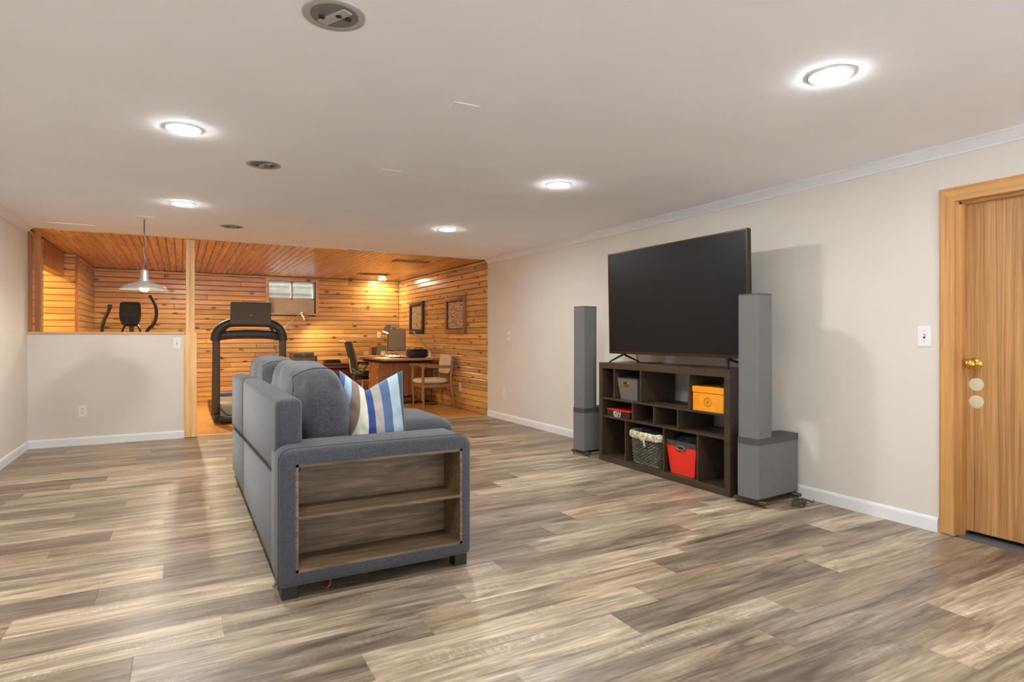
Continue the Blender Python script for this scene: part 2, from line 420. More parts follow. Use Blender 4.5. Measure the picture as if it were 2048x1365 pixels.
# plank meshes: local X = length, local Y = width, top at local z=0
def plank_mesh(name, L, Wd, th, bev, mat):
    l, q = L / 2, Wd / 2
    vs = [(-l, -q, -th), (l, -q, -th), (l, q, -th), (-l, q, -th), (-l, -q, -bev), (l, -q, -bev), (l, q, -bev), (-l, q, -bev),
          (-l + bev, -q + bev, 0), (l - bev, -q + bev, 0), (l - bev, q - bev, 0), (-l + bev, q - bev, 0)]
    fs = [(3, 2, 1, 0), (8, 9, 10, 11)]
    for a in (0, 4):
        for j in range(4): fs.append((a + j, a + (j + 1) % 4, a + 4 + (j + 1) % 4, a + 4 + j))
    me = bpy.data.meshes.new(name); me.from_pydata(vs, [], fs); me.materials.append(M[mat]); return me
_pm = {}
def board(name, L, Wd, th, bev, mat, mw, parent, tint):
    key = (round(L, 3), round(Wd, 3), th, bev, mat)
    if key not in _pm: _pm[key] = plank_mesh(name, L, Wd, th, bev, mat)
    o = bpy.data.objects.new(name, _pm[key]); COL.objects.link(o)
    o.parent = parent; o.matrix_world = mw; o.matrix_local = mw
    o.color = (*tint, 1); return o

# main floor with individual vinyl planks (rows run along X, courses staggered as in the room)
floor = struct(B(XL, XR, YF, 7.47, -0.06, -0.006).build('floor', 'subfloor'), 'weathered grey brown vinyl plank floor of the main room', 'floor')
P0, PW, PL = 0.988, 0.1805, 1.196
seam = {0: 2.30, 1: 2.69, 2: 1.90, 3: 2.15, 4: 1.49, 5: 1.742, 6: 2.015, 7: -0.143, 8: 1.335, 9: 0.41, 10: -0.57, 11: -0.312, 12: -0.072, 13: 0.126, 14: 0.37,
        15: -0.583, 16: -0.336, 17: -0.09, 18: 0.16, 19: -0.57, 20: -0.318, 21: -0.074, 22: 0.18, 27: -0.837, 28: -0.6, 29: -0.35}
tones = [(0.58, 0.545, 0.53), (0.76, 0.71, 0.67), (1.0, 0.98, 0.95), (1.18, 1.16, 1.12), (1.04, 0.96, 0.87), (0.86, 0.84, 0.82)]
rng = random.Random(11); last = -1
for k in range(-9, 36):
    y0 = P0 + PW * k; y1 = min(y0 + PW, 7.462)
    if y1 - y0 < 0.03: continue
    st = seam.get(k, -0.6 + 0.247 * (k % 5) + 0.1)
    while st > XL: st -= PL
    x = st
    while x < XR:
        a, b = max(x, XL), min(x + PL, XR); x += PL
        if b - a < 0.02: continue
        t = rng.choice([i for i in range(6) if i != last]); last = t
        xm = (a + b) / 2
        if k == 4: t = 3 if xm < 1.49 else 0 if xm < 2.69 else 3
        if k == 5 and xm < 1.7: t = 3 if xm > 0.55 else 1
        if k == 5 and xm > 1.75: t = 1
        if k == 2 and xm > 1.9: t = 0
        if k == 3: t = 1 if xm > 2.1 else 5
        if k == 8 and xm < 1.33: t = 3
        j = rng.uniform(0.94, 1.06); c = tuple(v * j for v in tones[t])
        board('plank', b - a, y1 - y0, 0.005, 0.0012, 'vinyl', Z(xm, (y0 + y1) / 2, 0), floor, c)

# ceilings
mb = MB(); mb.prism([(XL - 0.1, YF), (XR + 0.1, YF), (XR + 0.1, 7.435), (XL - 0.1, 7.335)], ZC, ZC + 0.12)
ceiling = struct(mb.build('ceiling', 'ceil'), 'white painted ceiling of the main room', 'ceiling')
wceil = struct(B(-2.65, XR + 0.13, 7.30, YB + 0.12, ZC + 0.025, ZC + 0.14).build('ceiling', 'backing'), 'varnished pine board ceiling of the office corner', 'ceiling')
rng = random.Random(5)
x = XL
while x < XR - 0.01:
    xe = min(x + 0.083, XR)
    cuts = [7.335] + ([rng.uniform(8.3, 10.6)] if rng.random() < 0.35 else []) + [YB]
    if x < XL + 0.2: cuts = [7.335, YB]
    for a, b in zip(cuts[:-1], cuts[1:]):
        j = rng.uniform(0.84, 1.1)
        mw = Z((x + xe) / 2, (a + b) / 2, ZW) @ R(PI, 'X') @ R(PI / 2, 'Z')
        board('board', b - a - 0.0015, xe - x - 0.004, 0.016, 0.008, 'pineceil', mw, wceil, (j, j * rng.uniform(0.95, 1.03), j * rng.uniform(0.9, 1.05)))
    x = xe

# walls of the main room
struct(B(XL - 0.12, XL, YF, YH + 0.02, 0, ZC).build('wall_left', 'wall'), 'greige wall on the left', 'wall')
wf = MB(); wf.box(XL - 0.12, XL + 0.25, YF - 0.12, YF, 0, ZC); wf.box(XR - 0.25, XR + 0.12, YF - 0.12, YF, 0, ZC); wf.box(XL + 0.25, XR - 0.25, YF - 0.12, YF, 2.08, ZC)  # rear opening added so daylight reaches the ceiling
struct(wf.build('wall_front', 'wall'), 'greige wall behind the camera, open to the daylit patio', 'wall')
struct(B(XL - 6, XR + 6, YF - 9, YF, -0.16, -0.05).build('ground', 'patio'), 'pale patio outside behind the camera', 'ground')  # unseen surface added to throw sunlight up onto the ceiling
struct(B(XL - 6, XR + 6, YF - 9.1, YF - 9, -0.05, 2.4).build('wall_garden', 'slotdark'), 'garden fence outside behind the camera', 'fence')  # unseen slab added to keep low frontal light out
po = bpy.data.lights.new('portal', 'AREA'); po.shape = 'RECTANGLE'; po.size = XR - XL - 0.5; po.size_y = 2.08; po.cycles.is_portal = True
poo = bpy.data.objects.new('portal', po); poo.location = ((XL + XR) / 2, YF - 0.06, 1.04); poo.rotation_euler = (PI / 2, 0, 0); COL.objects.link(poo)
DY0, DY1, DZ = 0.86, 1.705, 1.84
mb = MB(); mb.box(XR, XR + 0.14, DY1 + 0.02, 7.435, 0, ZC); mb.box(XR, XR + 0.14, YF, DY0 - 0.02, 0, ZC); mb.box(XR, XR + 0.14, DY0 - 0.02, DY1 + 0.02, DZ + 0.02, ZC)
struct(mb.build('wall_right', 'wall'), 'greige wall behind the television', 'wall')
hw = struct(B(XL, 0.03, YH, YH + 0.115, 0, 1.122).build('wall_half', 'wall'), 'greige half wall under the pine cap', 'wall')
# baseboards with rounded top lip
def baseprof(t=0.013, h=0.082): return [(0, 0), (t, 0), (t, h - 0.016), (t * 0.75, h - 0.006), (t * 0.35, h), (0, h)]
bp = baseprof()
mb = MB(); mb.prism([(XR - a, z) for a, z in bp], 1.79, 7.43, 1); struct(mb.build('baseboard_right', 'trim'), 'white baseboard along the right wall', 'baseboard')
mb = MB(); mb.prism([(XL + a, z) for a, z in bp], YF, YH, 1); struct(mb.build('baseboard_left', 'trim'), 'white baseboard along the left wall', 'baseboard')
mb = MB(); mb.prism([(YH - a, z) for a, z in bp], XL, 0.03, 0); struct(mb.build('baseboard_half', 'trim'), 'white baseboard along the half wall', 'baseboard')
# crown moulding
cp = [(0, 0), (0.058, 0), (0.058, -0.008), (0.046, -0.014), (0.030, -0.030), (0.018, -0.045), (0.011, -0.049), (0.011, -0.060), (0, -0.062)]
mb = MB(); mb.prism([(XR - a, ZC + z) for a, z in cp], YF, 7.42, 1); struct(mb.build('trim_1', 'trim'), 'white crown moulding above the right wall', 'trim')
mb = MB(); mb.prism([(XL + a, ZC + z) for a, z in cp], YF, 7.335, 1); struct(mb.build('trim_2', 'trim'), 'white crown moulding above the left wall', 'trim')
# half-wall cap, corner post and studs
cap = MB().rbox(XL, 0.034, YH - 0.016, YH + 0.13, 1.122, 1.145, 0.003, 1).build('trim_3', 'capwood'); struct(cap, 'pine cap board on the half wall', 'trim')
MBp = MB().rbox(0.044, 0.150, YH - 0.012, YH + 0.03, 0.004, 1.145, 0.002, 1).box(0.026, 0.044, YH - 0.006, YH + 0.12, 0.004, 1.118)
struct(MBp.build('trim_4', 'stud'), 'knotty pine end boards of the half wall', 'trim')
struct(MB().rbox(0.046, 0.132, YH + 0.03, YH + 0.12, 0.004, ZC, 0.002, 1).build('post', 'stud'), 'raw pine post rising from the half wall to the ceiling', 'post')
struct(B(XL + 0.002, XL + 0.030, YH + 0.02, YH + 0.06, 1.145, ZC - 0.06).build('trim_5', 'studred'), 'stained strip against the left wall', 'trim')
struct(B(XL + 0.052, XL + 0.100, YH + 0.02, YH + 0.06, 1.145, ZC).build('trim_6', 'studred'), 'stained stud standing on the half wall cap', 'trim')
# threshold between the floors, and floor of the office corner
struct(B(0.15, XR, 7.455, 7.50, -0.004, 0.004).build('trim_7', 'capwood'), 'pine threshold strip between the two floors', 'trim')
struct(B(-2.6, XR + 0.02, 7.50, YB + 0.02, -0.06, 0.0).build('floor', 'officefloor'), 'glossy oak floor of the office corner', 'floor')
struct(B(-2.6, 0.15, 7.462, 7.52, -0.06, 0.0).build('floor', 'subfloor'), 'bare strip of floor under the half wall', 'floor')

# panelled walls of the office corner: backing plus boards
RW = 0.0815
def panel(name, label, backing, origin, uvec, ulen, nrm, z0, z1, pieces, holes=(), seed=1, mat='pine', tint=1.0):
    o = struct(backing.build(name, 'backing'), label, 'wall')
    rg = random.Random(seed); u = Vector(uvec); n = Vector(nrm); up = Vector((0, 0, 1))
    rot = Matrix((u, up, u.cross(up))).transposed()
    sgn = 1 if (u.cross(up)).dot(n) > 0 else -1
    if sgn < 0: rot = Matrix((-u, up, (-u).cross(up))).transposed()
    z = z0; row = 0
    while z < z1 - 0.01:
        ze = min(z + RW, z1)
        spans = [(0, ulen)]
        for (h0, h1, hz0, hz1) in holes:
            if ze > hz0 + 0.01 and z < hz1 - 0.01:
                spans = [s for a, b in spans for s in ((a, min(b, h0)), (max(a, h1), b)) if s[1] - s[0] > 0.03]
        for a, b in spans:
            cuts = [a]; q = a + rg.uniform(0.4, pieces)
            while q < b - 0.3: cuts.append(q); q += rg.uniform(0.7, pieces)
            cuts.append(b)
            for c0, c1 in zip(cuts[:-1], cuts[1:]):
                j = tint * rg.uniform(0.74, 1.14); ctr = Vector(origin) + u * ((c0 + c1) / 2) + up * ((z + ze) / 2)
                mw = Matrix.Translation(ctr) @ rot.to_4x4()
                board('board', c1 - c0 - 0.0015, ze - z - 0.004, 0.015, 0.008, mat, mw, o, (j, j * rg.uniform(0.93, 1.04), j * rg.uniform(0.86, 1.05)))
        z = ze; row += 1
    return o
WX0, WX1, WZ0, WZ1 = 1.35, 2.15, 1.512, 2.085
bk = MB(); bk.box(-1.2, WX0, YB + 0.016, YB + 0.12, -0.06, 2.3); bk.box(WX1, XR + 0.1, YB + 0.016, YB + 0.12, -0.06, 2.3)
bk.box(WX0, WX1, YB + 0.016, YB + 0.12, -0.06, WZ0); bk.box(WX0, WX1, YB + 0.016, YB + 0.12, WZ1, 2.3)
panel('wall_back', 'knotty pine boards on the back wall of the office corner', bk, (-1.19, YB, 0), (1, 0, 0), XR + 1.19, (0, -1, 0), 0, ZW, 2.6,
      [(WX0 + 1.19, WX1 + 1.19, WZ0, WZ1)], seed=3)
panel('wall_right', 'knotty pine boards on the right wall of the office corner', B(XR + 0.012, XR + 0.13, 7.43, YB + 0.12, -0.06, 2.3), (XR - 0.005, 7.44, 0), (0, 1, 0), YB - 7.44, (-1, 0, 0), 0, ZW, 2.2, seed=9)
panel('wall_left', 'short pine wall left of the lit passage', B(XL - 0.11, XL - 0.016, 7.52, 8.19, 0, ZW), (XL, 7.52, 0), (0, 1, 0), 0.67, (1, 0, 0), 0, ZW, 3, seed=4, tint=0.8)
hd = struct(B(XL - 0.11, XL, 8.19, 9.5, 1.88, ZW).build('trim_8', 'walnut'), 'pine header board over the lit passage', 'trim')
panel('wall_left', 'pine boards on the chase facing the camera beside the passage', B(-2.5, -1.19, 9.516, YB + 0.1, 0, ZW), (-2.5, 9.5, 0), (1, 0, 0), 1.31, (0, -1, 0), 0, ZW, 3, seed=5)
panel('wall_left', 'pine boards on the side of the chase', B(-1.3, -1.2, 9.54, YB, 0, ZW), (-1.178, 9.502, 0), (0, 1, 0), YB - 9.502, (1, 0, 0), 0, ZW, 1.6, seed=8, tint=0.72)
struct(B(-1.19, -1.165, 9.484, 9.51, 0, ZW).build('trim_9', 'walnut'), 'dark corner bead of the chase', 'trim')
struct(B(-2.62, -2.5, 8.0, 9.6, 0, ZW).build('wall_passage', 'wall'), 'end wall of the lit passage', 'wall')
struct(B(-2.6, XL - 0.11, 8.07, 8.19, 0, ZW).build('wall_passage', 'wall'), 'near wall of the lit passage', 'wall')

# ------------------------------------------------------------------ basement window
win = thing('window_1', 'small basement window with two white framed panes high on the pine back wall', 'window', (1.75, YB, WZ0)); win['kind'] = 'structure'
yb = YB + 0.17
fr = MB(); fr.box(WX0 - 0.05, WX0, YB - 0.012, YB + 0.02, WZ0 - 0.045, WZ1 + 0.045); fr.box(WX1, WX1 + 0.055, YB - 0.012, YB + 0.02, WZ0 - 0.045, WZ1 + 0.045)
fr.box(WX0, WX1, YB - 0.012, YB + 0.02, WZ1, WZ1 + 0.045)
fr.build('casing', 'pine', win)
B(WX0, WX1, YB - 0.02, yb, WZ0 - 0.03, WZ0).build('sill', 'pine', win)
jb = MB(); jb.box(WX0 - 0.02, WX0, YB + 0.02, yb, WZ0, WZ1); jb.box(WX1, WX1 + 0.02, YB + 0.02, yb, WZ0, WZ1); jb.box(WX0, WX1, YB + 0.02, yb, WZ1, WZ1 + 0.02)
jb.build('jamb', 'trim', win)
ZM = 1.765
B(WX0, WX1, yb, yb + 0.1, WZ0 - 0.1, ZM).build('lower_wall', 'concrete', win)
f2 = MB()
for a in ((WX0, WX0 + 0.025, ZM, WZ1), (WX1 - 0.025, WX1, ZM, WZ1), (1.745, 1.775, ZM, WZ1)): f2.box(a[0], a[1], yb - 0.02, yb + 0.02, a[2], a[3])
f2.box(WX0, WX1, yb - 0.02, yb + 0.02, ZM, ZM + 0.03); f2.box(WX0, WX1, yb - 0.02, yb + 0.02, WZ1 - 0.025, WZ1)
f2.build('sash_frame', 'trim', win)
B(WX0 + 0.025, 1.745, yb - 0.002, yb + 0.002, ZM + 0.03, WZ1 - 0.025).build('pane', 'glass', win)
B(1.775, WX1 - 0.025, yb - 0.002, yb + 0.002, ZM + 0.03, WZ1 - 0.025).build('pane', 'glass', win)
# corrugated window well outside, open to the sky
ww = MB(); n = 60; vs = []; fs = []
prof = [(yb + 0.62 + 0.018 * math.sin(i * 0.9), 1.55 + i * 0.02) for i in range(44)]
pl = [(x, y, z) for y, z in prof for x in (WX0 - 0.35, WX1 + 0.35)]
fs = [(2 * i, 2 * i + 1, 2 * i + 3, 2 * i + 2) for i in range(43)]
ww.add(pl, fs, True); ww.box(WX0 - 0.38, WX0 - 0.35, yb + 0.1, yb + 0.64, 1.5, 2.42); ww.box(WX1 + 0.35, WX1 + 0.38, yb + 0.1, yb + 0.64, 1.5, 2.42)
ww.box(WX0 - 0.38, WX1 + 0.38, yb + 0.02, yb + 0.64, 1.5, 1.56)
tag(ww.build('window_well', 'galv'), 'corrugated steel window well outside the basement window', 'window well')
struct(B(WX0 - 0.5, WX0 - 0.02, YB + 0.12, yb + 0.1, 1.3, 2.4).build('wall_outer', 'concrete'), 'foundation beside the window', 'wall')
struct(B(WX1 + 0.02, WX1 + 0.5, YB + 0.12, yb + 0.1, 1.3, 2.4).build('wall_outer', 'concrete'), 'foundation on the other side of the window', 'wall')
struct(B(WX0 - 0.02, WX1 + 0.02, YB + 0.12, yb + 0.1, WZ1 + 0.02, 2.4).build('wall_outer', 'concrete'), 'foundation above the window', 'wall')

# ------------------------------------------------------------------ door
door = thing('door_1', 'oak veneer door with brass knob at the right edge', 'door', (3.80, 1.28, 0)); door['kind'] = 'structure'
B(3.80, 3.84, DY0 + 0.005, DY1 - 0.01, 0.030, DZ - 0.012).build('slab', 'oakdoor', door)
kn = MB(); km = Z(3.80, 1.648, 0.950) @ R(-PI / 2, 'Y')
kn.lathe([(0.0, 0), (0.033, 0), (0.033, 0.004), (0.026, 0.010), (0.013, 0.014), (0.011, 0.032), (0.020, 0.040), (0.0275, 0.052), (0.0285, 0.062), (0.024, 0.072), (0.012, 0.078), (0.0, 0.079)], 28, km)
kn.build('knob', 'brass', door)
for zz, lb in ((0.836, 'upper'), (0.741, 'lower')):
    mb = MB(); mb.lathe([(0, 0), (0.036, 0), (0.035, 0.003), (0.030, 0.005), (0.004, 0.0055), (0.0, 0.0055)], 32, Z(3.80, 1.643, zz) @ R(-PI / 2, 'Y'))
    o = mb.build('hole_cover', 'patch', door); o['label'] = lb + ' round cream hole cover'
# frame: jambs with stop, casing
jm = MB()
jm.box(3.705, 3.86, DY1, DY1 + 0.02, 0.004, DZ + 0.02); jm.box(3.755, 3.797, DY1 - 0.013, DY1, 0.004, DZ)
jm.box(3.705, 3.86, DY0 - 0.02, DY0, 0.004, DZ + 0.02); jm.box(3.755, 3.797, DY0, DY0 + 0.013, 0.004, DZ)
jm.build('side_jamb', 'oaktrim', door)
jm = MB(); jm.box(3.705, 3.86, DY0, DY1, DZ, DZ + 0.02); jm.box(3.755, 3.797, DY0, DY1, DZ - 0.013, DZ); jm.build('head_jamb', 'oaktrimh', door)
def casing_side(y_in, y_out):
    d = 1 if y_out > y_in else -1
    return [(XR, y_in), (XR - 0.010, y_in), (XR - 0.014, y_in + d * 0.012), (XR - 0.018, y_out - d * 0.012), (XR - 0.014, y_out), (XR, y_out)]
for a, b in ((DY1 + 0.008, DY1 + 0.076), (DY0 - 0.008, DY0 - 0.076)):
    mb = MB(); mb.prism(casing_side(a, b), 0.010, DZ + 0.008); 
    d = 1 if b > a else -1
    mb.v = [(x, y, z + (abs(y - a) if z > 1 else 0)) for x, y, z in mb.v]
    mb.build('casing', 'oaktrim', door)
mb = MB(); hz0, hz1 = DZ + 0.008, DZ + 0.076
mb.prism([(x, hz0 + (y - 0.0)) for x, y in [(XR, 0), (XR - 0.010, 0), (XR - 0.014, 0.012), (XR - 0.018, 0.056), (XR - 0.014, 0.068), (XR, 0.068)]], DY0 - 0.008, DY1 + 0.008, 1)
mb.v = [(x, y + (z - hz0) * (1 if y > 1.2 else -1), z) for x, y, z in mb.v]
mb.build('casing', 'oaktrimh', door)
B(3.735, 3.86, DY0, DY1 - 0.002, -0.004, 0.006).build('threshold', 'strip', door)
struct(B(3.86, 3.90, DY0 - 0.1, DY1 + 0.1, 0, DZ + 0.1).build('wall_closet', 'darkhole'), 'dark space behind the door', 'wall')  # shade behind and under the door painted as a black sheet
struct(B(XR, 3.90, DY0 - 0.1, DY1 + 0.1, -0.06, -0.004).build('floor', 'subfloor'), 'subfloor under the doorway', 'floor')

# ------------------------------------------------------------------ ceiling fixtures
def can_light(x, y, label, mat='diffuser', z=ZC, r=0.078, pr=1.0):
    t = thing('ceiling_light', label, 'ceiling light', (x, y, z), 0, 'lit recessed ceiling lights'); pr = pr * 0.66
    mb = MB(); mb.lathe([(r + 0.007, 0.002), (r + 0.007, -0.003), (r + 0.004, -0.005), (r, -0.005), (r, 0.002)], 32); mb.build('trim_ring', 'trim', t, False)
    mb = MB(); mb.lathe([(0.0, -0.016 * pr), (r * 0.6, -0.0155 * pr), (r * 0.88, -0.0135 * pr), (r * 0.98, -0.010 * pr), (r * 0.99, -0.006 * pr), (r * 0.99, 0.0)], 32); mb.build('diffuser', mat, t, False)
    return t
can_light(0.012, 3.47, 'lit recessed ceiling light nearest on the left, beyond the large empty can')
can_light(0.015, 5.446, 'lit recessed ceiling light in front of the hanging pendant lamp')
can_light(2.295, 1.50, 'lit recessed ceiling light nearest the oak door')
can_light(2.30, 3.50, 'lit recessed ceiling light above the television')
can_light(2.30, 5.487, 'lit recessed ceiling light farthest on the right, near the pine ceiling')
can_light(0.012, 1.50, 'lit recessed ceiling light overhead behind the camera view')
def empty_can(x, y, label, depth, big):
    t = thing('recessed_can', label, 'recessed can', (x, y, ZC), 0, 'unlit grey recessed cans')
    r = 0.10
    mb = MB(); mb.lathe([(r, 0.001), (r, -0.004), (r - 0.006, -0.006), (r - 0.024, -0.0045), (r - 0.024, 0.001)], 36); mb.build('flange', 'greymetal', t, False)
    mb = MB(); mb.lathe([(0, -0.0014), (r - 0.025, -0.0014), (r - 0.025, -0.004), (0, -0.002)], 36); mb.build('plate', 'candark', t, False)
    mb = MB(); mb.box(-0.012, 0.022, -0.06, 0.066, -0.008, -0.002, R(0.5, 'Z')); mb.build('bracket', 'chrome' if not big else 'greymetal', t, False)
    for px, py in ((-0.035, 0.02), (0.012, -0.012), (0.045, -0.006)):
        mb = MB(); mb.lathe([(0, -0.009), (0.010, -0.009), (0.010, -0.004), (0, -0.004)], 12, Z(px, py, 0)); mb.build('screw_hole', 'darkhole', t, False)
    return t
empty_can(0.440, 2.005, 'large grey empty can cut by the top edge of the photo', 0.03, True)
empty_can(0.443, 3.959, 'grey empty can in the ceiling, the middle one of three', 0.03, True)
empty_can(0.428, 6.336, 'dark grey empty can nearest the pine ceiling', 0.03, True)
for x, y, lb in ((1.138, 2.516, 'white blank cover plate, largest on the ceiling'), (1.17, 3.736, 'white blank cover plate, second along the ceiling'), (1.181, 5.019, 'faint white blank cover plate farthest along the ceiling')):
    t = thing('ceiling_plate', lb, 'cover plate', (x, y, ZC), 0, 'blank ceiling plates')
    MB().rbox(-0.064, 0.064, -0.037, 0.037, -0.003, 0.0005, 0.002, 1).build('plate', 'ceil', t, False)
    for dx in (-0.012, 0.014):
        mb = MB(); mb.lathe([(0, -0.0042), (0.003, -0.0042), (0.003, -0.002), (0, -0.002)], 8, Z(dx, 0, 0)); mb.build('screw', 'greymetal', t, False)
t = thing('ceiling_vent', 'white ceiling vent register at the edge of the pine ceiling', 'vent', (1.93, 7.335, ZC))
mb = MB(); mb.box(-0.18, 0.18, -0.06, -0.05, -0.006, 0); mb.box(-0.18, 0.18, 0.05, 0.06, -0.006, 0); mb.box(-0.18, -0.165, -0.05, 0.05, -0.006, 0); mb.box(0.165, 0.18, -0.05, 0.05, -0.006, 0); mb.box(-0.01, 0.01, -0.05, 0.05, -0.006, 0)
mb.build('frame', 'trim', t, False); B(-0.165, 0.165, -0.05, 0.05, -0.002, 0).build('backing', 'darkhole', t, False)
for i in range(7): B(-0.165, 0.165, -0.046 + i * 0.0145, -0.041 + i * 0.0145, -0.005, -0.001).build('louvre', 'greymetal', t, False)
tag(MB().rbox(-1.085, -0.72, 6.90, 7.335, ZC - 0.007, ZC + 0.001, 0.002, 1).build('access_panel', 'ceil'), 'flat white access panel in the ceiling above the half wall', 'access panel')
tag(MB().rbox(3.19, 3.60, 7.09, 7.42, ZC - 0.003, ZC + 0.001, 0.001, 1).build('access_panel', 'ceil'), 'flat white patch panel in the ceiling by the right crown moulding', 'access panel')
# pendant lamp
pt = thing('pendant_lamp', 'lit pendant lamp with wide steel shade hanging above the half wall', 'pendant lamp', (-0.285, 6.23, ZC))
mb = MB(); mb.lathe([(0, 0), (0.075, 0), (0.075, -0.004), (0.05, -0.012), (0.012, -0.018), (0, -0.018)], 28); mb.build('canopy', 'trim', pt, False)
mb = MB(); mb.tube([(0, 0, -0.015), (0.001, 0, -0.25), (0, 0, -0.47)], 0.0045, 8); mb.build('cord', 'cable', pt, False)
ch = MB()
for i in range(16): ch.tube([(0.006 * math.cos(i), 0.006 * math.sin(i), -0.02 - i * 0.028), (0.006 * math.cos(i + 1), 0.006 * math.sin(i + 1), -0.02 - (i + 1) * 0.028)], 0.002, 5)
o = ch.build('chain', 'chrome', pt, False)
mb = MB(); mb.lathe([(0, -0.462), (0.022, -0.464), (0.030, -0.472), (0.036, -0.555), (0.040, -0.572), (0, -0.572)], 28); mb.build('socket', 'chrome', pt, False)
mb = MB(); mb.lathe([(0.037, -0.565), (0.060, -0.578), (0.115, -0.592), (0.160, -0.612), (0.184, -0.634), (0.190, -0.642), (0.187, -0.642), (0.158, -0.616), (0.112, -0.597), (0.058, -0.583), (0.034, -0.570)], 40)
mb.f = mb.f[:-2]; mb.sm = mb.sm[:-2]; mb.build('shade', 'chrome', pt, False)
mb = MB(); mb.lathe([(0, -0.662), (0.022, -0.658), (0.036, -0.640), (0.038, -0.622), (0.028, -0.600), (0.016, -0.580), (0, -0.575)], 20); mb.build('bulb', 'warmbulb', pt, False)
# warm lights of the office corner, one of them an added fill
can_light(3.30, 11.02, 'small warm recessed light in the pine ceiling corner', 'warmcan', ZW, 0.07)
can_light(0.111, 9.40, 'small warm recessed light in the pine ceiling, behind the post', 'warmcan2', ZW, 0.034, 0.15)  # lamp added to brighten the pine boards, kept out of sight
can_light(-2.0, 8.85, 'yellow ceiling light inside the passage beyond the half wall', 'yellowcan', ZW, 0.075)
for x0, x1, y0, y1, lb in ((2.60, 3.12, 8.06, 8.22, 'dark wooden ceiling register nearer the camera in the pine ceiling'), (2.62, 3.14, 10.06, 10.22, 'dark wooden ceiling register farther back in the pine ceiling')):
    t = thing('ceiling_register', lb, 'register', ((x0 + x1) / 2, (y0 + y1) / 2, ZW), 0, 'wooden ceiling registers')
    mb = MB(); mb.box(x0, x1, y0, y1, ZW - 0.012, ZW); mb.build('frame', 'walnut', t)
    for i in range(5): B(x0 + 0.03, x1 - 0.03, y0 + 0.025 + i * 0.024, y0 + 0.035 + i * 0.024, ZW - 0.016, ZW - 0.012).build('slat', 'walnut', t)

# ------------------------------------------------------------------ wall plates
def plate(kind, x, y, z, face, label):
    """face: 'x' looks to -X, 'y' looks to -Y"""
    t = thing('wall_outlet' if kind == 'outlet' else 'light_switch', label, 'outlet' if kind == 'outlet' else 'switch', (x, y, z), PI / 2 * (-1) if face == 'x' else 0, 'white wall plates')
    # local: plate in XZ, faces -Y
    MB().rbox(-0.037, 0.037, -0.006, 0, -0.06, 0.06, 0.0025, 1).build('plate', 'plate', t, False)
    if kind == 'outlet':
        for dz in (-0.021, 0.021):
            mb = MB(); mb.lathe([(0, 0), (0.0165, 0), (0.0165, 0.002), (0, 0.002)], 16, Z(0, -0.006, dz) @ R(PI / 2, 'X')); mb.build('socket', 'plate', t, False)
            mb = MB(); mb.box(-0.008, -0.005, -0.0086, -0.008, dz - 0.001, dz + 0.009); mb.box(0.005, 0.008, -0.0086, -0.008, dz - 0.001, dz + 0.009); mb.box(-0.0025, 0.0025, -0.0086, -0.008, dz - 0.010, dz - 0.005)
            mb.build('slot', 'slotdark', t, False)
    else:
        B(-0.005, 0.005, -0.008, -0.006, -0.012, 0.012).build('toggle_slot', 'slotdark', t, False)
        MB().rbox(-0.004, 0.004, -0.017, -0.006, -0.002, 0.009, 0.0015, 1).build('toggle', 'plate', t, False)
    for dz in ((0,) if kind == 'outlet' else (-0.03, 0.03)):
        mb = MB(); mb.lathe([(0, 0), (0.003, 0), (0.003, 0.001), (0, 0.001)], 8, Z(0, -0.006, dz) @ R(PI / 2, 'X')); mb.build('screw', 'greymetal', t, False)
plate('switch', XR, 1.862, 1.10, 'x', 'white light switch on the right wall beside the oak door')
plate('switch', XR, 6.82, 1.106, 'x', 'white switch on the right wall near the pine boards')
plate('outlet', XR, 6.945, 0.351, 'x', 'white outlet low on the right wall near the pine boards')
plate('outlet', -0.871, YH, 0.343, 'y', 'white outlet low on the half wall')
plate('switch', -0.038, YH, 1.025, 'y', 'white light switch at the top right of the half wall')
plate('outlet', XR - 0.005, 8.37, 0.33, 'x', 'white outlet on the pine wall behind the armchair')
plate('outlet', 3.32, YB, 1.12, 'y', 'white plate on the pine back wall behind the desk lamp head')

# ------------------------------------------------------------------ shelf unit
sx0, sx1, sy0, sy1, sh = 3.268, 3.648, 2.857, 4.316, 0.868
un = thing('shelf_unit', 'dark espresso open cube shelf under the television', 'shelf unit', ((sx0 + sx1) / 2, (sy0 + sy1) / 2, 0))
rb = lambda *a: MB().rbox(*a, 0.0012, 1, None, False)
rb(sx0, sx1, sy0, sy1, sh - 0.050, sh).build('top_panel', 'espresso', un)
rb(sx0, sx1, sy0, sy1, 0.0, 0.050).build('bottom_panel', 'espresso', un)
rb(sx0, sx1, sy1 - 0.046, sy1, 0.05, sh - 0.05).build('side_panel', 'espresso', un)
rb(sx0, sx1, sy0, sy0 + 0.050, 0.05, sh - 0.05).build('side_panel', 'espresso', un)
s1, s2 = (0.386, 0.402), (0.545, 0.560)
for a, b in (s1, s2): rb(sx0 + 0.004, sx1, sy0 + 0.05, sy1 - 0.046, a, b).build('shelf', 'espresso', un)
for ys, z0, z1 in (((4.118, 3.778, 3.249), s2[1], sh - 0.05), ((3.876, 3.621, 3.360), s1[1], s2[0]), ((3.967, 3.512, 3.163), 0.05, s1[0])):
    for y in ys: rb(sx0 + 0.004, sx1, y - 0.016, y, z0, z1).build('divider', 'espresso', un)

